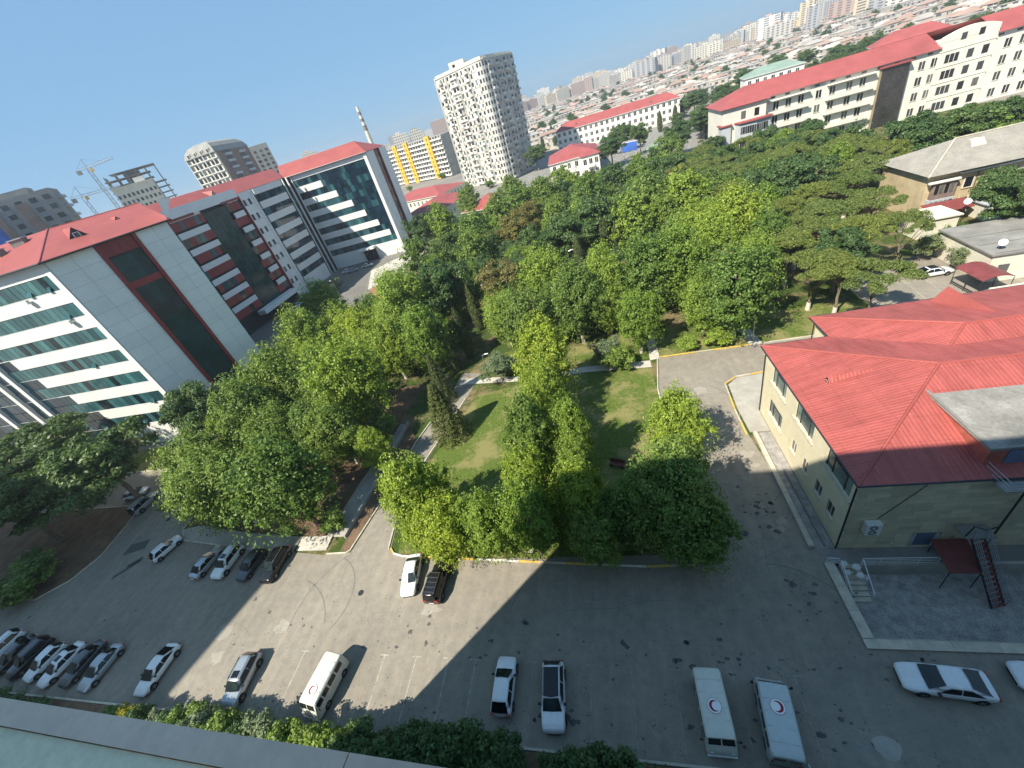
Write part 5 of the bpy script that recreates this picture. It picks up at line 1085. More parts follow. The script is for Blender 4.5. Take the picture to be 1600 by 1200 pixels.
for sd in range(3):       # cypress
    rg = np.random.default_rng(110+sd); n_ = 7000; t = rg.uniform(0, 1, n_)**.85; an = rg.uniform(0, 6.28, n_); R_ = 1.6*np.sin(np.pi*np.clip(.06+t*.94, 0, 1))**.55*(1-.45*t)*(1+.18*np.sin(an*4+t*19)); q = R_*np.sqrt(rg.uniform(.35, 1, n_))
    P_ = np.stack([q*np.cos(an), q*np.sin(an), .3+t*10.7], 1); N_ = np.stack([np.cos(an), np.sin(an), np.full(n_, .25)], 1)+rg.normal(size=(n_, 3))*.45; V_, F_ = leaves(P_, N_, .17, .4, sd)
    reg('C', 1.6, 11, npmesh('crown', V_, F_, ['leaf_cypress'], np.clip(rg.normal(.5, .25, n_), 0, 1)), trunk_mesh('trunk', 4, .14, [], sd))
for sd in range(2):       # spruce-like conifer with drooping tiers
    rg = np.random.default_rng(120+sd); n_ = 11000; tier = rg.integers(0, 13, n_); t = (tier+rg.uniform(0, .55, n_))/13; nb_ = 9; an = (rg.integers(0, nb_, n_)/nb_*6.283+tier*.8)+rg.normal(0, .13, n_); L = 3.2*(1-t)**.85+.15; q = L*rg.uniform(.1, 1, n_)**.7
    P_ = np.stack([q*np.cos(an), q*np.sin(an), .5+t*9.4-.16*q+rg.normal(0, .1, n_)], 1); N_ = np.stack([np.cos(an)*.3, np.sin(an)*.3, np.full(n_, .8)], 1)+rg.normal(size=(n_, 3))*.5; V_, F_ = leaves(P_, N_, .16, .4, sd)
    reg('K', 3.2, 10, npmesh('crown', V_, F_, ['leaf_cypress'], np.clip(rg.normal(.55, .25, n_), 0, 1)), trunk_mesh('trunk', 9, .17, [], sd))
for sd in range(4):       # shrubs, oleander
    V_, F_, a_, C_ = clump_crown(130+sd, 2, .25, 3.4, 46, 8500, .13, (.2, .38), 1.25, .2, .7); reg('S', 2, 3.4, npmesh('foliage', V_, F_, ['leaf_mid'], a_), trunk_mesh('stem', 1.6, .07, [C_[i] for i in range(0, 30, 4)], sd))
for sd in range(2):
    V_, F_, a_, C_ = clump_crown(140+sd, 2, .2, 3.4, 46, 9000, .10, (.2, .36), 1., .2, .5); reg('G', 2, 3.4, npmesh('foliage', V_, F_, ['leaf_olive'], a_), trunk_mesh('stem', 1.6, .09, [C_[i] for i in range(0, 30, 4)], sd))
NAMES = {'P': 'broadleaf_tree', 'p': 'broadleaf_tree', 'D': 'dark_tree', 'O': 'umbrella_pine', 'B': 'pine_tree', 'C': 'cypress', 'K': 'spruce', 'S': 'shrub', 'G': 'olive_shrub'}
TCNT = [0]
def tree(kind, x, y, r, h_, label, group=None, leaf=None):
    T_ = TT[kind]; i = TCNT[0]; TCNT[0] += 1; r0, h0, cm, tm = T_[i % len(T_)]
    cat = 'shrub' if kind in 'SG' else 'tree'; t = thing(NAMES[kind], label, cat, (x, y, 0), (i*2.399) % 6.28, group)
    s_ = (r/r0, r/r0, h_/h0); c = link('foliage' if kind in 'SG' else 'crown', cm, t, scale=s_); link('stem' if kind in 'SG' else 'trunk', tm, t, scale=s_)
    if leaf: c.material_slots[0].link = 'OBJECT'; c.material_slots[0].material = MATS[leaf]
    return t
LAB = {0: 'sunlit broad tree overhanging the white off-roader at the left parking row', 1: 'big broad tree overhanging the black off-roader', 2: 'broad tree in front of the red stair tower foot', 3: 'tall yellow-green tree in the middle of the left clump', 4: 'leafy tree at the back of the left clump near the hospital corner', 5: 'rearmost tree of the left clump by the hospital forecourt', 6: 'broad tree in the heart of the left clump', 7: 'dark spreading tree at the corner of the white hospital',
 8: 'bright tree left of the cypresses, behind the yellow-green one', 9: 'dark full tree behind the cypresses', 10: 'medium broad tree just left of the cypresses', 11: 'wide dark tree at the left edge of the picture', 12: 'wide dark tree overhanging the cars under the trees', 13: 'dark tree nearest the left edge in the shaded island', 14: 'low dark shrub in the shaded island bottom left', 15: 'small bright tree beside the garden path', 16: 'spiky shrub at the lower end of the garden path', 17: 'low shrub halfway up the garden path',
 18: 'lone spruce casting its shadow on the lawn', 19: 'slim conifer behind the lone spruce', 20: 'cypress nearest the lone spruce', 21: 'middle cypress of the three by the park road', 22: 'farthest cypress of the three by the park road', 23: 'bright tree over the white saloon and the black jeep', 24: 'small tree right above the black jeep', 25: 'small tree between the black jeep and the tall lawn trees', 26: 'tall slender tree in the middle of the lawn', 27: 'front tree of the lawn row at the kerb where the shadow starts', 28: 'tall tree on the lawn just right of the slender one', 29: 'half-shaded tree at the kerb of the lawn', 30: 'low shaded tree at the kerb of the lawn', 31: 'large shaded round tree at the right corner of the lawn', 32: 'shaded lower tree spilling over the right lawn kerb',
 33: 'sunlit round tree beside the road, opposite the stone building', 34: 'bright tree standing in the path at the top of the lawn', 35: 'grey-green rounded shrub left of the top lawn path', 36: 'grey-green rounded shrub right of the top lawn path', 37: 'dark low shrub beside the grey-green one at the top of the lawn', 38: 'small clipped bush by the yellow kerb', 39: 'larger clipped bush by the yellow kerb', 40: 'bright tree at the start of the cross path',
 48: 'dark leafy tree by the lamp and the far path', 53: 'umbrella pine standing alone left of the pine group', 54: 'nearest left umbrella pine with forked pale stems', 55: 'middle umbrella pine behind the red roof', 56: 'right umbrella pine leaning over the far yard'}
rows = [ln.split() for ln in TREES.strip().split('\n')]
GRP = {'P': ('leafy green tree in the park canopy behind the lawn', 'broadleaf trees of the park'), 'D': ('dark green tree in the park canopy', 'dark trees of the park'), 'O': ('umbrella pine in the dense pine group left of the ochre house', 'umbrella pines of the park'), 'B': ('brownish pine in the left part of the park', 'brownish pines of the park'), 'C': ('slim cypress in the dark row across the park', 'cypresses of the park'), 'K': ('conifer beside the cypress row in the park', 'conifers of the park'), 'S': ('low shrub among the distant buildings', 'distant shrubs'), 'G': ('grey-green bush near the far buildings', 'grey-green bushes')}
BIG = {3: (-40, 46, 5.8, 16.5), 8: (-40.5, 71, 5.9, 17), 4: (-62.5, 67, 5.8, 15.5), 9: (-33, 77, 5.8, 15.5), 26: (-10, 31.1, 3.0, 13.6), 28: (-5.6, 31.9, 2.6, 12), 23: (-22.5, 25.2, 4.1, 12), 24: (-19, 21.9, 3.2, 9.3), 25: (-14.7, 22.4, 3.1, 9.2), 27: (-10, 22.4, 3.0, 10.4), 33: (5.6, 33.6, 3.5, 10), 2: (-56.5, 41.5, 5.6, 15), 6: (-54.5, 49, 5.8, 15.5)}
placed = []
for i, (k, x, y, r, h_) in enumerate(rows):
    x, y, r, h_ = map(float, (x, y, r, h_))
    if i == 7: x, y, r = -71.8, 45.5, 5.4
    if i == 4: x = -65.5
    if i in BIG: x, y, r, h_ = BIG[i]
    if i == len(rows)-1: continue
    if k in 'PDB' and not (x > 55 and y < 90): r *= 1.1; h_ *= 1.14
    if k == 'O' and x < 44: r *= 1.12
    if i == 60: x, y, r = 48, 84.5, 5
    kk = 'p' if (k == 'P' and y > 88) else k
    leaf = None
    if k == 'P': leaf = {1: 'leaf_mid', 2: 'leaf_mid', 3: 'leaf_yellow', 8: 'leaf_bright', 23: 'leaf_yellow', 24: 'leaf_yellow', 34: 'leaf_yellow', 0: 'leaf_mid', 6: 'leaf_mid', 48: 'leaf_mid', 74: 'leaf_yellow', 75: 'leaf_yellow', 15: 'leaf_yellow'}.get(i, random.choice(['leaf_bright', 'leaf_bright', 'leaf_mid']) if y < 88 else random.choice(['leaf_mid', 'leaf_mid', 'leaf_mid', 'leaf_bright', 'leaf_dark']))
    if k == 'D' and i in (9, 31, 32, 30): leaf = 'leaf_mid' if i > 9 else None
    if k == 'D' and i in (31, 32, 30): kk = 'P'
    if k == 'S' and i in (38, 39): leaf = 'leaf_bright'
    lb, gr = (LAB[i], None) if i in LAB else GRP[k]
    tree(kk, x, y, r, h_, lb, gr, leaf); placed.append((x, y, r))
random.seed(5); fill = 0; tries = 0
while fill < 150 and tries < 6000:     # the rest of the park canopy
    tries += 1; x, y = random.uniform(-44, 66), random.uniform(64, 168)
    if x < -22 and y < 92: continue
    if x > 38 and y < 78 or x > 43 and y < 100: continue
    if 57 < x and 86 < y < 104: continue
    if math.hypot(x-37, y-101) < 8 or (abs(x+36) < 4.5 and 92 < y < 126): continue
    if x < -30-(y-100)*.1 and y > 150: continue
    if -14 < x < 15 and 80 < y < 99: continue
    r = random.uniform(3.8, 5.4)
    if x > 44 and y > 158: continue
    if any(math.hypot(x-a, y-b) < (r+c)*(.62 if x < 28 else .5) for a, b, c in placed): continue
    k = random.choice('PPPPDDB') if x < 28 else random.choice('OOODDP'); h_ = {'P': 12, 'D': 11, 'B': 12, 'O': 9.8}[k]*random.uniform(.82, 1.12)
    tree('p' if k == 'P' and y > 84 else k, x, y, r, h_, *GRP[k], random.choice(['leaf_mid', 'leaf_mid', 'leaf_bright', 'leaf_dark']) if k == 'P' else None); placed.append((x, y, r)); fill += 1
for i in range(230):       # tree belts between the far houses
    b_ = R(random.uniform(-12, 42)); d_ = random.uniform(330, 1100); x, y = d_*math.sin(b_), d_*math.cos(b_)
    if i < 46: x, y = random.uniform(50, 175), random.uniform(215, 345)
    if y < 338 and x < 45: continue
    if 78 < x < 115 and 268 < y < 295 or 140 < x < 182 and 272 < y < 306: continue
    tree('p', x, y, random.uniform(4.5, 7), random.uniform(8, 13), 'dark tree among the far houses beyond the clinic', 'far trees between the houses', 'leaf_dark')
HED = [(-50.0, 5.6, 1.5, 2.3), (-48.4, 5.8, 1.2, 2.6), (-46.6, 5.9, 1.2, 2.9), (-44.8, 5.4, 1.5, 2.4), (-42.6, 5.6, 1.7, 2.9), (-40.4, 5.9, 1.9, 3.4), (-38.4, 5.6, 1.9, 3.8), (-36.2, 5.6, 1.9, 3.9), (-34.2, 5.3, 1.7, 3.2), (-32.0, 5.8, 1.8, 3.6), (-29.8, 5.2, 1.8, 3.4), (-27.6, 5.4, 1.8, 3.6), (-25.2, 5.3, 1.9, 4.0), (-22.6, 5.6, 2.0, 4.4), (-20.2, 5.2, 1.9, 4.2), (-18.0, 5.8, 2.0, 4.8), (-15.6, 5.8, 2.1, 5.0), (-13.2, 6.0, 2.1, 4.8), (-10.9, 5.6, 1.9, 4.4), (-7.0, 5.3, 1.6, 4.4), (-5.0, 5.8, 1.7, 4.6), (-2.6, 5.6, 1.7, 4.2), (-.4, 5.2, 1.5, 3.6), (7.3, 5.6, 1.4, 3.9), (9.6, 5.0, 1.3, 3.2), (-72, 5.4, 1.9, 2.6), (-68.5, 5.3, 2.0, 2.4), (-65, 5.2, 1.9, 2.5), (-61.8, 5.2, 1.7, 2.2)]
for i, (x, y, r, h_) in enumerate(HED):
    lb = 'leafy oleander-like shrub in the hedge along the near kerb'; gr = 'hedge shrubs along the near kerb'
    if i in (1, 2): lb, gr = ['yellow-flowering shrub just beyond the ledge', 'dark green shrub right beside the yellow-flowering one'][i-1], None
    if i == 23: lb, gr = 'shrub rising in front of the right-hand crescent van', None
    tree('S', x, y, r, h_, lb, gr, 'leaf_flower' if i == 1 else ('leaf_olive' if 3 <= i <= 10 and i % 3 == 0 else 'leaf_dark' if i > 12 or i in (2, 4, 8) else 'leaf_mid'))  # hedge inside the building shadow: shade also put into darker leaf colour
random.seed(21); nf_ = 0
for i, (x, y, r, h_) in enumerate([(-10.2, 26.6, 3.1, 12), (-9.8, 36, 3.0, 13), (-9.4, 41.4, 3.2, 12.5), (-5.2, 27.8, 2.8, 11.5), (-1.2, 23.6, 2.8, 9.5)]): tree('P', x, y, r, h_, ['tree in the lawn row just behind the kerb tree', 'tree in the lawn row behind the tall slender one', 'rearmost tree of the lawn row before the top path', 'right-hand lawn tree behind the half-shaded one', 'shaded lawn tree left of the large round one'][i], None, ['leaf_bright', 'leaf_yellow', 'leaf_bright', 'leaf_mid', 'leaf_mid'][i])
CL = [(-66, 58), (-60, 62), (-54, 58), (-48, 62), (-44, 70), (-52, 70), (-60, 76), (-56, 84), (-50, 92), (-46, 88), (-64, 52), (-50, 38), (-46, 40), (-61, 34), (-58, 30), (-40, 38), (-48, 48), (-40, 60), (-42, 96), (-56, 98), (-63, 42), (-36, 66), (-37, 74), (-33, 80), (-38, 90), (-31, 88)]
for i, (x, y) in enumerate(CL): tree('P', x, y, random.uniform(4.6, 6), random.uniform(11, 14.5), 'leafy tree filling the big clump beside the white hospital', 'trees of the clump beside the white hospital', random.choice(['leaf_mid', 'leaf_bright', 'leaf_mid', 'leaf_yellow' if y > 55 else 'leaf_mid']))

# ------------------------------------------------------------------ vehicles
def lerp_tab(tab, x):
    for (x0, *a), (x1, *b) in zip(tab, tab[1:]):
        if x <= x1: t = (x-x0)/(x1-x0) if x1 > x0 else 0; t = max(0, min(1, t)); return [u+(v-u)*t for u, v in zip(a, b)]
    return list(tab[-1][1:])
def loft(sections, closed_ends=True):
    m_ = MB(); n_ = len(sections[0]); 
    for s_ in sections: m_.v += s_
    for i in range(len(sections)-1):
        for j in range(n_): a = i*n_+j; b = i*n_+(j+1) % n_; m_.f.append((a, b, b+n_, a+n_)); m_.mi.append(0)
    m_.f.append(tuple(reversed(range(n_)))); m_.mi.append(0); m_.f.append(tuple((len(sections)-1)*n_+j for j in range(n_))); m_.mi.append(0); return m_
SPEC = {  # length, width, body table (x from tail=0 to nose=L: half-width factor, deck height), cabin (rear base, rear roof, front roof, front base), belt, roof height, wheels
 'sedan': dict(L=4.65, W=1.8, tab=[(0, .80, .62), (.12, .90, .86), (.5, .97, .95), (1.2, 1, .95), (2.6, 1, .92), (3.3, .99, .90), (4.0, .975, .83), (4.3, .92, .77), (4.52, .84, .70), (4.61, .74, .62), (4.65, .66, .52)], cab=(.55, 1.35, 2.55, 3.45), belt=.92, roof=1.45, wh=(.85, 3.72), wr=.33),
 'fastback': dict(L=4.8, W=1.84, tab=[(0, .80, .66), (.12, .90, .90), (.5, .97, .97), (1.2, 1, .95), (2.6, 1, .92), (3.4, .99, .88), (4.1, .975, .81), (4.42, .92, .75), (4.66, .84, .68), (4.76, .74, .60), (4.8, .66, .5)], cab=(.38, 1.55, 2.65, 3.6), belt=.92, roof=1.42, wh=(.88, 3.8), wr=.34),
 'suv': dict(L=4.6, W=1.86, tab=[(0, .84, .75), (.1, .93, 1.0), (.5, .98, 1.06), (2.6, 1, 1.05), (3.4, .99, 1.02), (4.1, .96, .95), (4.45, .88, .85), (4.6, .76, .6)], cab=(.12, .62, 2.65, 3.4), belt=1.04, roof=1.66, wh=(.85, 3.65), wr=.37),
 'jeep': dict(L=4.4, W=1.84, tab=[(0, .92, .8), (.06, .98, 1.08), (.5, 1, 1.1), (2.6, 1, 1.1), (3.1, 1, 1.08), (4.15, .97, 1.03), (4.35, .93, .95), (4.4, .9, .7)], cab=(.05, .22, 2.65, 3.05), belt=1.09, roof=1.82, wh=(.85, 3.5), wr=.4),
 'hatch': dict(L=4.1, W=1.76, tab=[(0, .82, .7), (.1, .92, .95), (.5, .98, .98), (2.4, 1, .95), (3.0, .99, .92), (3.7, .94, .82), (4.0, .85, .7), (4.1, .72, .55)], cab=(.1, .75, 2.2, 3.05), belt=.95, roof=1.5, wh=(.75, 3.3), wr=.32)}
CARM = {}
def car_meshes(kind):
    if kind in CARM: return CARM[kind]
    d = SPEC[kind]; L, W = d['L'], d['W']; hw = W/2; out = {}
    xs_ = sorted(set([t[0] for t in d['tab']]+[L*i/18 for i in range(19)])); secs = []
    for x in xs_:
        f, t = lerp_tab(d['tab'], x); y = hw*f; b = .24 if .3 < x < L-.3 else .32
        for wx in d['wh']:
            if abs(x-wx) < d['wr']*.9: y *= 1.0
        half = [(y*.86, b), (y*.965, b+.10), (y, b+.28), (y*.995, (b+t)/2+.08), (y*.965, t-.10), (y*.90, t-.02), (y*.62, t+.02), (0, t+.035)]
        secs.append([(x-L/2, -a, z) for a, z in half]+[(x-L/2, a, z) for a, z in reversed(half[:-1])])
    out['body'] = ('@', loft(secs).mesh('body', 'car_white', 62))
    rb, rr, fr, fbx = d['cab']; zb, zr = d['belt']-.03, d['roof']; wb = hw*.93; wt = hw*.70
    def cab_pt(x, up): return None
    ring = lambda xr, xf, w_, z, k=.0: [(xr-L/2, -w_*.9, z), (xr+.12-L/2+(.1), -w_, z), (xf-.25-L/2, -w_, z), (xf-L/2, -w_*.86, z), (xf-L/2+.06, 0, z), (xf-L/2, w_*.86, z), (xf-.25-L/2, w_, z), (xr+.22-L/2, w_, z), (xr-L/2, w_*.9, z), (xr-L/2-.04, 0, z)]
    lv = [(0, 0, wb, zb), (.55, .55, wb+(wt-wb)*.5, zb+(zr-zb)*.55), (.93, .92, wt*1.04, zb+(zr-zb)*.92), (1.12, 1.15, wt*.88, zr)]
    sec = [ring(rb+(rr-rb)*a, fbx+(fr-fbx)*b, w_, z) for a, b, w_, z in lv]
    m_ = loft(sec); cx = (rr+fr)/2-L/2
    out['cabin'] = ('@', m_.mesh('cabin', 'car_white', 60))
    def on(u, v, side):   # glass point on the cabin flank/screens: v height 0..1
        pass
    zq = lambda v: zb+(zr-zb)*v
    wv = lambda v: wb+(wt-wb)*v*.92
    rx = lambda v: rb+(rr-rb)*v; fx = lambda v: fbx+(fr-fbx)*v
    e = .022
    def screen(front):
        xq = fx if front else rx; s_ = 1 if front else -1; a, b = .06, .94
        pts = []
        for v in (a, .5, b):
            y = wv(v)*(.86 if v < .6 else .84); pts.append([(xq(v)-L/2+s_*(e+.02), -y, zq(v)+e), (xq(v)-L/2+s_*(e+.05), 0, zq(v)+e), (xq(v)-L/2+s_*(e+.02), y, zq(v)+e)])
        m2 = MB()
        for p, q in zip(pts, pts[1:]):
            for i in range(2): m2.face([p[i], p[i+1], q[i+1], q[i]] if front else [p[i+1], p[i], q[i], q[i+1]])
        return m2
    out['windshield'] = ('screen_glass', screen(True).mesh('windshield', 'screen_glass', 60)); out['rear_window'] = ('car_glass', screen(False).mesh('rear_window', 'car_glass', 60))
    mids = [rx(.5)+.20, (rx(.5)+fx(.5))/2-.05, fx(.5)-.30]
    for sd in (-1, 1):
        for i, (a, b) in enumerate(((mids[0], mids[1]-.04), (mids[1]+.04, mids[2]))):
            lo, hi = .08, .88; sh0 = (rx(hi)-rx(lo))*.8 if i == 0 else 0; sh1 = (fx(hi)-fx(lo))*.8 if i == 1 else 0
            p = [(a-sh0*.5-L/2, sd*(wv(lo)+e), zq(lo)), (b-sh1*.5-L/2, sd*(wv(lo)+e), zq(lo)), (b+sh1*.5-L/2, sd*(wv(hi)+e), zq(hi)), (a+sh0*.5-L/2, sd*(wv(hi)+e), zq(hi))]
            out['side_window', sd, i] = ('car_glass', MB().face(p if sd < 0 else p[::-1]).mesh('side_window', 'car_glass'))
    for sd in (-1, 1):
        f, t = lerp_tab(d['tab'], L-.28); out['headlight', sd] = ('lamp_glass', MB().hexa([(L/2-.46, sd*hw*.60, t-.14), (L/2-.16, sd*hw*.52, t-.20), (L/2-.22, sd*hw*.84, t-.20), (L/2-.55, sd*hw*.90, t-.14), (L/2-.52, sd*hw*.60, t-.03), (L/2-.26, sd*hw*.52, t-.05), (L/2-.34, sd*hw*.84, t-.06), (L/2-.66, sd*hw*.91, t-.03)]).mesh('headlight', 'lamp_glass'))
        f, t = lerp_tab(d['tab'], .1); out['taillight', sd] = ('tail_red', MB().box(-L/2-.0, min(sd*hw*.5, sd*hw*.88), t-.22, -L/2+.16, max(sd*hw*.5, sd*hw*.88), t-.06).mesh('taillight', 'tail_red'))
        out['mirror', sd] = ('black_trim', MB().hexa([(fbx-L/2-.5, sd*hw*.95, d['belt']), (fbx-L/2-.34, sd*hw*.95, d['belt']), (fbx-L/2-.36, sd*(hw+.16), d['belt']+.02), (fbx-L/2-.52, sd*(hw+.16), d['belt']+.02), (fbx-L/2-.5, sd*hw*.95, d['belt']+.14), (fbx-L/2-.36, sd*hw*.95, d['belt']+.12), (fbx-L/2-.38, sd*(hw+.16), d['belt']+.14), (fbx-L/2-.52, sd*(hw+.16), d['belt']+.15)]).mesh('mirror', 'black_trim'))
    out['bumper'] = ('black_trim', MB().box(L/2-.10, -hw*.55, .34, L/2+.012, hw*.55, .48).mesh('grille', 'black_trim')); out['plate'] = ('plate', MB().box(-L/2-.015, -.26, .52, -L/2+.05, .26, .63).mesh('plate', 'plate'))
    CARM[kind] = out; return out
WM = {}
def wheel_meshes(r):
    if r not in WM:
        t = MB().tube([(0, -.11, 0), (0, -.09, 0), (0, .09, 0), (0, .11, 0)], [r*.9, r, r, r*.9], 18).mesh('tyre', 'tyre', 40)
        m_ = MB().tube([(0, -.125, 0), (0, .125, 0)], r*.22, 10, 'rim')
        for i in range(5):
            a = i*2*math.pi/5
            for s_ in (-.122, .122): m_.face([(r*.12*math.cos(a-1), s_, r*.12*math.sin(a-1)), (r*.64*math.cos(a-.16), s_, r*.64*math.sin(a-.16)), (r*.64*math.cos(a+.16), s_, r*.64*math.sin(a+.16)), (r*.12*math.cos(a+1), s_, r*.12*math.sin(a+1))], 'rim')
        for s_ in (-.118, .118): m_.face([(r*.68*math.cos(i*.35), s_, r*.68*math.sin(i*.35)) for i in range(18)], 'black_trim')
        WM[r] = (t, m_.mesh('rim'))
    return WM[r]
def setmat(o, name): o.material_slots[0].link = 'OBJECT'; o.material_slots[0].material = MATS[name]
def add_wheels(t, xs2, hw, r):
    for x in xs2:
        for sd in (-1, 1):
            if hw < .945: MB().tube([(x, sd*(hw-.06), r), (x, sd*(hw+.006), r)], r*1.13, 18).build('wheel_arch', 'black_trim', t)
        for sd in (-1, 1): w_ = link('wheel', wheel_meshes(r)[0], t, (x, sd*(hw-.10), r)); link('rim', wheel_meshes(r)[1], w_)
def car(kind, paint, x, y, az, label, group='cars in the car park', roof=None, sunroof=False, rack=False, spare=False, z=.012):
    """az: bearing the nose points to, clockwise from +Y"""
    d = SPEC[kind]; t = thing('parked_car', label, 'car', (x, y, z), math.pi/2-R(az), group); M_ = car_meshes(kind); L = d['L']; hw = d['W']/2
    for k, (mt, me) in M_.items():
        nm = k[0] if isinstance(k, tuple) else {'bumper': 'grille'}.get(k, k); o = link(nm, me, t)
        if mt == '@':
            setmat(o, paint); sb = o.modifiers.new('rounding', 'SUBSURF'); sb.levels = sb.render_levels = 2 if nm == 'body' else 1
    rb, rr, fr, fbx = d['cab']; zr = d['roof']
    if roof: MB().prism([(rr-L/2+.1, -hw*.60), (fr-L/2-.02, -hw*.60), (fr-L/2+.06, 0), (fr-L/2-.02, hw*.60), (rr-L/2+.1, hw*.60)], zr-.005, zr+.012).build('roof_panel', roof, t)
    if sunroof: MB().box(fr-L/2-.75, -hw*.40, zr-.005, fr-L/2-.15, hw*.40, zr+.014).build('sunroof', 'car_glass', t)
    if rack or kind in ('suv', 'jeep'):
        for sd in (-1, 1): MB().tube([(rr-L/2+.1, sd*hw*.62, zr+.0), (rr-L/2+.2, sd*hw*.62, zr+.06), (fr-L/2-.2, sd*hw*.62, zr+.06), (fr-L/2-.05, sd*hw*.62, zr)], .022, 5).build('roof_rail', 'black_trim' if paint != 'car_black' else 'rim', t)
    if rack:
        for q in np.linspace(rr-L/2+.25, fr-L/2-.2, 5): MB().tube([(q, -hw*.66, zr+.1), (q, hw*.66, zr+.1)], .025, 5).build('rack_bar', 'dark_metal', t)
    if spare: MB().tube([(-L/2-.02, 0, .95), (-L/2-.2, 0, .95)], .36, 16).build('spare_wheel', 'tyre', t, 40)
    add_wheels(t, [q-L/2 for q in d['wh']], hw, d['wr']); return t
def emblem(t, x, z, flip, s_=1.0):
    n_ = 28; MB().prism([(x+.5*s_*math.cos(2*math.pi*i/n_), .5*s_*math.sin(2*math.pi*i/n_)) for i in range(n_)], z, z+.008).build('emblem_rim', 'emblem_red', t)
    MB().prism([(x+.475*s_*math.cos(2*math.pi*i/n_), .475*s_*math.sin(2*math.pi*i/n_)) for i in range(n_)], z+.0085, z+.014).build('emblem_disc', 'emblem_white', t)
    A_ = [(math.cos(a)*.36, math.sin(a)*.36) for a in np.linspace(R(48), R(312), 26)]; B_ = [(.13+math.cos(a)*.27, math.sin(a)*.27) for a in np.linspace(R(300), R(60), 24)]
    m_ = MB(); n_ = 24; A2 = [(math.cos(a)*.36, math.sin(a)*.36) for a in np.linspace(R(48), R(312), n_)]; B2 = [(.11+math.cos(a)*.285, math.sin(a)*.285) for a in np.linspace(R(63), R(297), n_)]
    for i in range(n_-1): m_.face([(x+flip*p[1]*s_ if False else x+p[1]*s_, flip*p[0]*s_, z+.018) for p in (A2[i], A2[i+1], B2[i+1], B2[i])])
    m_.build('emblem_crescent', 'emblem_red', t)
def van(paint, x, y, az, label, emb, flip, door=False):
    L, W, Hh = 4.5, 1.92, 2.12; t = thing('ambulance_van', label, 'van', (x, y, .012), math.pi/2-R(az), 'crescent-marked vans'); hw = W/2
    prof = [(0, .30, 1.95, .93), (.06, .26, 2.03, .96), (.3, .26, 2.10, 1), (2.2, .26, 2.14, 1), (3.6, .26, 2.11, 1), (3.95, .26, 2.02, .99), (4.15, .26, 1.62, .98), (4.36, .28, 1.22, .97), (4.46, .32, 1.1, .95), (4.5, .4, .9, .92)]
    secs = []
    for px, b, tp, f in prof:
        y_ = hw*f; half = [(y_*.9, b), (y_, b+.12), (y_, min(tp-.2, 1.2)), (y_*.96, tp-.16), (y_*.86, tp-.05), (y_*.5, tp-.005), (0, tp+.01)]; secs.append([(px-L/2, -a, z) for a, z in half]+[(px-L/2, a, z) for a, z in reversed(half[:-1])])
    setmat(loft(secs).build('body', 'car_white', t, 35), paint)
    m_ = MB().face([(3.99-L/2, -hw*.8, 1.95), (3.99-L/2, -.04, 1.97), (4.21-L/2, -.04, 1.52), (4.21-L/2, -hw*.85, 1.50)][::-1]); m_.face([(3.99-L/2, .04, 1.97), (3.99-L/2, hw*.8, 1.95), (4.21-L/2, hw*.85, 1.50), (4.21-L/2, .04, 1.52)][::-1]); m_.build('windshield', 'screen_glass', t)
    for sd in (-1, 1):
        for a, b in ((3.25, 3.85), (2.45, 3.1), (1.45, 2.3), (.5, 1.3)): 
            p = [(a-L/2, sd*(hw+.012), 1.32), (b-L/2, sd*(hw+.012), 1.32), (b-L/2, sd*(hw*.97+.012), 1.86), (a-L/2, sd*(hw*.97+.012), 1.86)]; MB().face(p if sd < 0 else p[::-1]).build('side_window', 'car_glass', t)
        MB().tube([(4.46-L/2, sd*hw*.66, .88), (4.515-L/2, sd*hw*.66, .88)], .13, 12).build('headlight', 'lamp_glass', t); MB().box(-L/2-.02, min(sd*hw*.72, sd*hw*.9), .8, -L/2+.05, max(sd*hw*.72, sd*hw*.9), 1.1).build('taillight', 'tail_red', t)
        MB().tube([(3.95-L/2, sd*hw, 1.4), (4.0-L/2, sd*(hw+.2), 1.5)], .02, 4).box(3.95-L/2, min(sd*(hw+.15), sd*(hw+.3)), 1.38, 4.02-L/2, max(sd*(hw+.15), sd*(hw+.3)), 1.7).build('mirror', 'black_trim', t)
        MB().tube([(.15-L/2, sd*hw*.9, 2.02), (3.85-L/2, sd*hw*.9, 2.02)], .022, 4).build('gutter_rail', paint, t)
        p = [(-L/2-.012, sd*hw*.12, 1.3), (-L/2-.012, sd*hw*.78, 1.3), (-L/2-.0, sd*hw*.74, 1.8), (-L/2-.0, sd*hw*.12, 1.8)]; MB().face(p).build('rear_window', 'car_glass', t)
    for q in (.75, 1.5, 2.3, 3.0): MB().box(q-L/2, -hw*.82, 2.085, q-L/2+.03, hw*.82, 2.135).build('roof_seam', paint, t)
    MB().box(L/2-.02, -hw*.95, .3, L/2+.08, hw*.95, .48).build('bumper', 'plate' if paint == 'van_cream' else 'dark_metal', t)
    if door:
        o_ = link('open_door', ubox('van_grey'), t, (-L/2, -hw, .5), R(200), (.9, .05, 1.4))
    emblem(t, emb-L/2, 2.155, flip, .9); add_wheels(t, (.95-L/2, 3.35-L/2), hw, .37)
car('sedan', 'car_silver', -58.5, 9.9, 183, 'silver saloon at the right end of the packed left row'); car('sedan', 'car_grey', -61.7, 10.1, 187, 'dark grey saloon, second from the right in the packed left row'); car('sedan', 'car_white', -64.9, 9.9, 190, 'white saloon with sunroof, third from the right in the packed left row', sunroof=True)
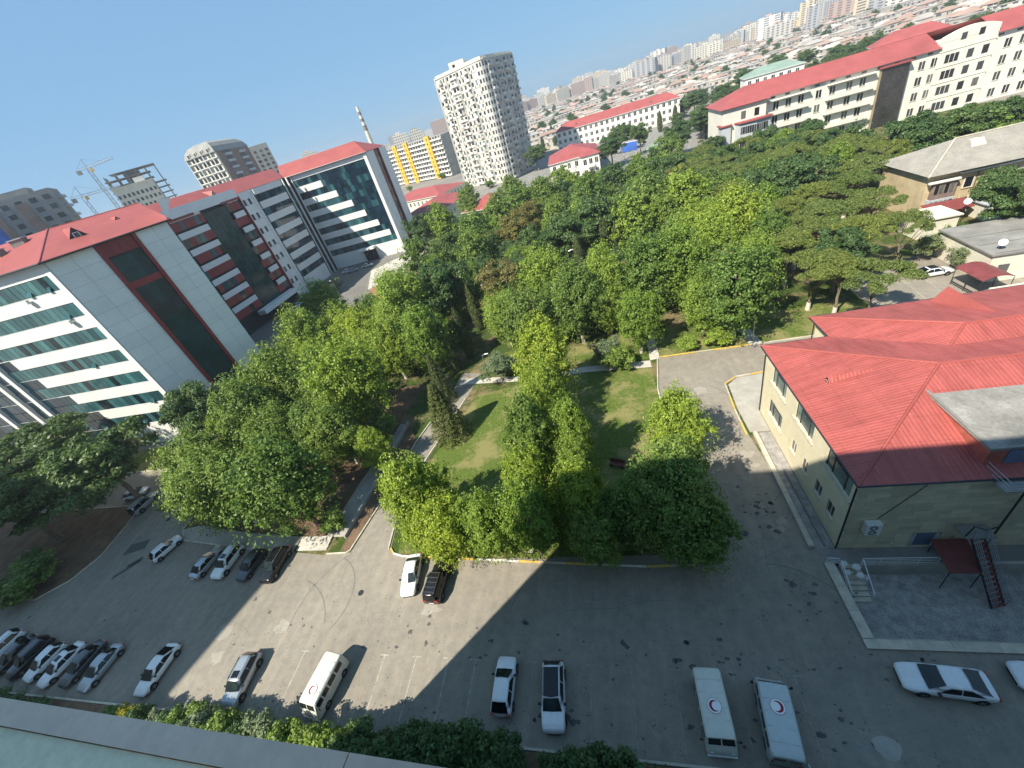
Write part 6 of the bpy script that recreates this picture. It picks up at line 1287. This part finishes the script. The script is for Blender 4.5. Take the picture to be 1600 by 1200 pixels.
car('hatch', 'car_white', -68.0, 10.0, 190, 'white hatchback, fourth from the right in the packed left row'); car('suv', 'car_black', -71.1, 10.3, 190, 'black off-roader beside the white hatchback in the packed left row'); car('sedan', 'car_black', -74.3, 10.4, 191, 'black saloon near the left edge of the packed row'); car('suv', 'car_white', -77.7, 10.9, 192, 'white off-roader leftmost in the packed row')
car('fastback', 'car_white', -50.2, 10.1, 181, 'white saloon standing alone right of the packed left row'); car('suv', 'car_silver', -38.6, 9.7, 176, 'silver estate with sunroof behind the hedge, left of the cream van', sunroof=True)
car('hatch', 'car_white', -64.4, 24.1, 20, 'white hatchback parked askew in the shaded lane'); car('sedan', 'car_silver', -54.7, 21.9, 8, 'silver saloon left of the white off-roader in the upper row'); car('suv', 'car_white', -51.2, 21.9, 182, 'white off-roader with sunroof in the upper row', sunroof=True); car('hatch', 'car_grey', -47.0, 21.4, 186, 'dark grey car between the white and the black off-roaders'); car('suv', 'car_black', -43.2, 21.4, 180, 'black off-roader at the right end of the upper left row', sunroof=True)
car('jeep', 'car_silver', -78.6, 32.6, 3, 'pale boxy off-roader half under the dark tree', spare=True); car('hatch', 'car_white', -83.6, 35.0, 70, 'white car mostly hidden under the dark tree')
car('sedan', 'car_white', -24.0, 20.0, 172, 'white saloon left of the black jeep at the lawn kerb'); car('jeep', 'car_black', -20.6, 19.2, 2, 'black boxy jeep with roof rack at the lawn kerb', rack=True)
car('hatch', 'car_white', -12.1, 10.7, 0, 'white hatchback at the shadow edge, nose out'); car('suv', 'car_white', -8.0, 10.2, 177, 'white car with black roof in the shadow', roof='car_glass')
car('fastback', 'car_white', 18.0, 12.5, 275, 'white saloon parked along the sunken yard'); car('fastback', 'car_white', 24.3, 12.8, 276, 'white car cut off by the right edge of the picture'); car('fastback', 'car_white', 48.6, 67.0, 88, 'white car with black roof in the far yard', roof='car_glass', z=.016)
car('hatch', 'car_red', -90.6, 18.6, 60, 'red-trimmed car at the left edge under the island kerb'); car('sedan', 'car_white', -91.0, 15.4, 60, 'white car at the left edge of the lane'); car('suv', 'car_red', 41, 88, 30, 'red car half hidden under the umbrella pines')
for i, (x, y, a) in enumerate([(-99.5, 146.5, 60), (-96.2, 145.2, 62), (-90.5, 147.5, 80), (-104, 132, 5), (-104.5, 118, 5), (-104.5, 111, 4)]): car('sedan', ['car_white', 'car_silver'][i % 2], x, y, a, 'small pale car parked in front of the far hospital wing', 'cars by the hospital forecourt', z=.02)
van('van_cream', -28.8, 9.7, 188, 'cream van with crescent roof emblem in the sun', 3.0, 1); van('van_cream', 3.4, 9.9, 180, 'cream van with crescent emblem in the shadow, left of the pair', 2.3, 1); van('van_grey', 7.25, 9.7, 6, 'grey-green van with crescent emblem and open door, right of the pair', 2.6, 1, door=True)

# ------------------------------------------------------------------ lamps and small things
def lamp(label, x, y, h_, arm):
    t = thing('street_lamp', label, 'lamp', (x, y, 0)); MB().tube([(0, 0, 0), (0, 0, h_)], [.09, .05], 7).build('pole', 'galvanised', t); MB().tube([(0, 0, h_), (arm, 0, h_+.25)], .035, 5).build('arm', 'galvanised', t); MB().hexa([(arm-.1, -.14, h_+.2), (arm+.6, -.12, h_+.25), (arm+.6, .12, h_+.25), (arm-.1, .14, h_+.2), (arm-.1, -.1, h_+.32), (arm+.6, -.08, h_+.33), (arm+.6, .08, h_+.33), (arm-.1, .1, h_+.32)]).build('lamp_head', 'ac_white', t)
lamp('grey lamp post at the far path beside the yellow kerb', 20.4, 56.2, 4.2, .7); lamp('white lamp post on the hospital forecourt', -86.6, 117, 6, -.9); lamp('lamp post at the left end of the top lawn path', -22.3, 57.4, 4, .6); lamp('lamp post among the cypresses of the park', -7.5, 96, 6, .8)
for i, (x, y, h_) in enumerate([(-36, 108, 2.2), (-36.5, 112, 1.8)]):
    t = thing('garden_planter', ['round pale stone basin on the park path', 'second pale stone basin farther up the park path'][i], 'basin', (x, y, 0)); MB().tube([(0, 0, 0), (0, 0, .5), (0, 0, .9)], [1.9, 2.2, 2.4], 18).build('bowl', 'paving', t, 40); MB().tube([(0, 0, .9), (0, 0, h_)], [.5, .3], 10).build('pedestal', 'kerb_white', t, 40)
t = thing('garden_bench', 'red bench beside a pale slab on the lawn behind the shaded tree', 'bench', (-1.4, 33.4, 0), R(-20)); MB().box(-.9, -.25, .42, .9, .25, .48).build('seat', 'red_panel', t); MB().hexa([(-.9, .25, .5), (.9, .25, .5), (.9, .3, .5), (-.9, .3, .5), (-.9, .36, .95), (.9, .36, .95), (.9, .41, .95), (-.9, .41, .95)]).build('backrest', 'red_panel', t)
for x in (-.7, .7): MB().box(x-.04, -.22, 0, x+.04, .24, .42).build('leg', 'dark_metal', t)
t = thing('wooden_stool', 'small pale crate by the kerb in front of the lawn trees', 'crate', (-11.1, 22.6, .01)); MB().box(-.35, -.3, .4, .35, .3, .46).build('top', 'paving', t)
for a, b in ((-.3, -.25), (.3, -.25), (.3, .25), (-.3, .25)): MB().box(a-.03, b-.03, 0, a+.03, b+.03, .4).build('leg', 'dark_metal', t)

# ------------------------------------------------------------------ summer haze
hz = MB().box(-2200, -130, -3, 2200, 2400, 92).mesh('haze', 'concrete'); hz.materials.clear()
hm = bpy.data.materials.new('haze'); hm.use_nodes = True; hn = hm.node_tree; hn.nodes.remove(hn.nodes['Principled BSDF']); pv = hn.nodes.new('ShaderNodeVolumePrincipled')
pv.inputs['Color'].default_value = (.80, .88, .95, 1); pv.inputs['Density'].default_value = .00028; pv.inputs['Anisotropy'].default_value = .2
hn.links.new(pv.outputs[0], hn.nodes['Material Output'].inputs['Volume']); hz.materials.append(hm); tag(link('haze', hz), 'thin pale summer haze over the city', 'haze', kind='stuff')
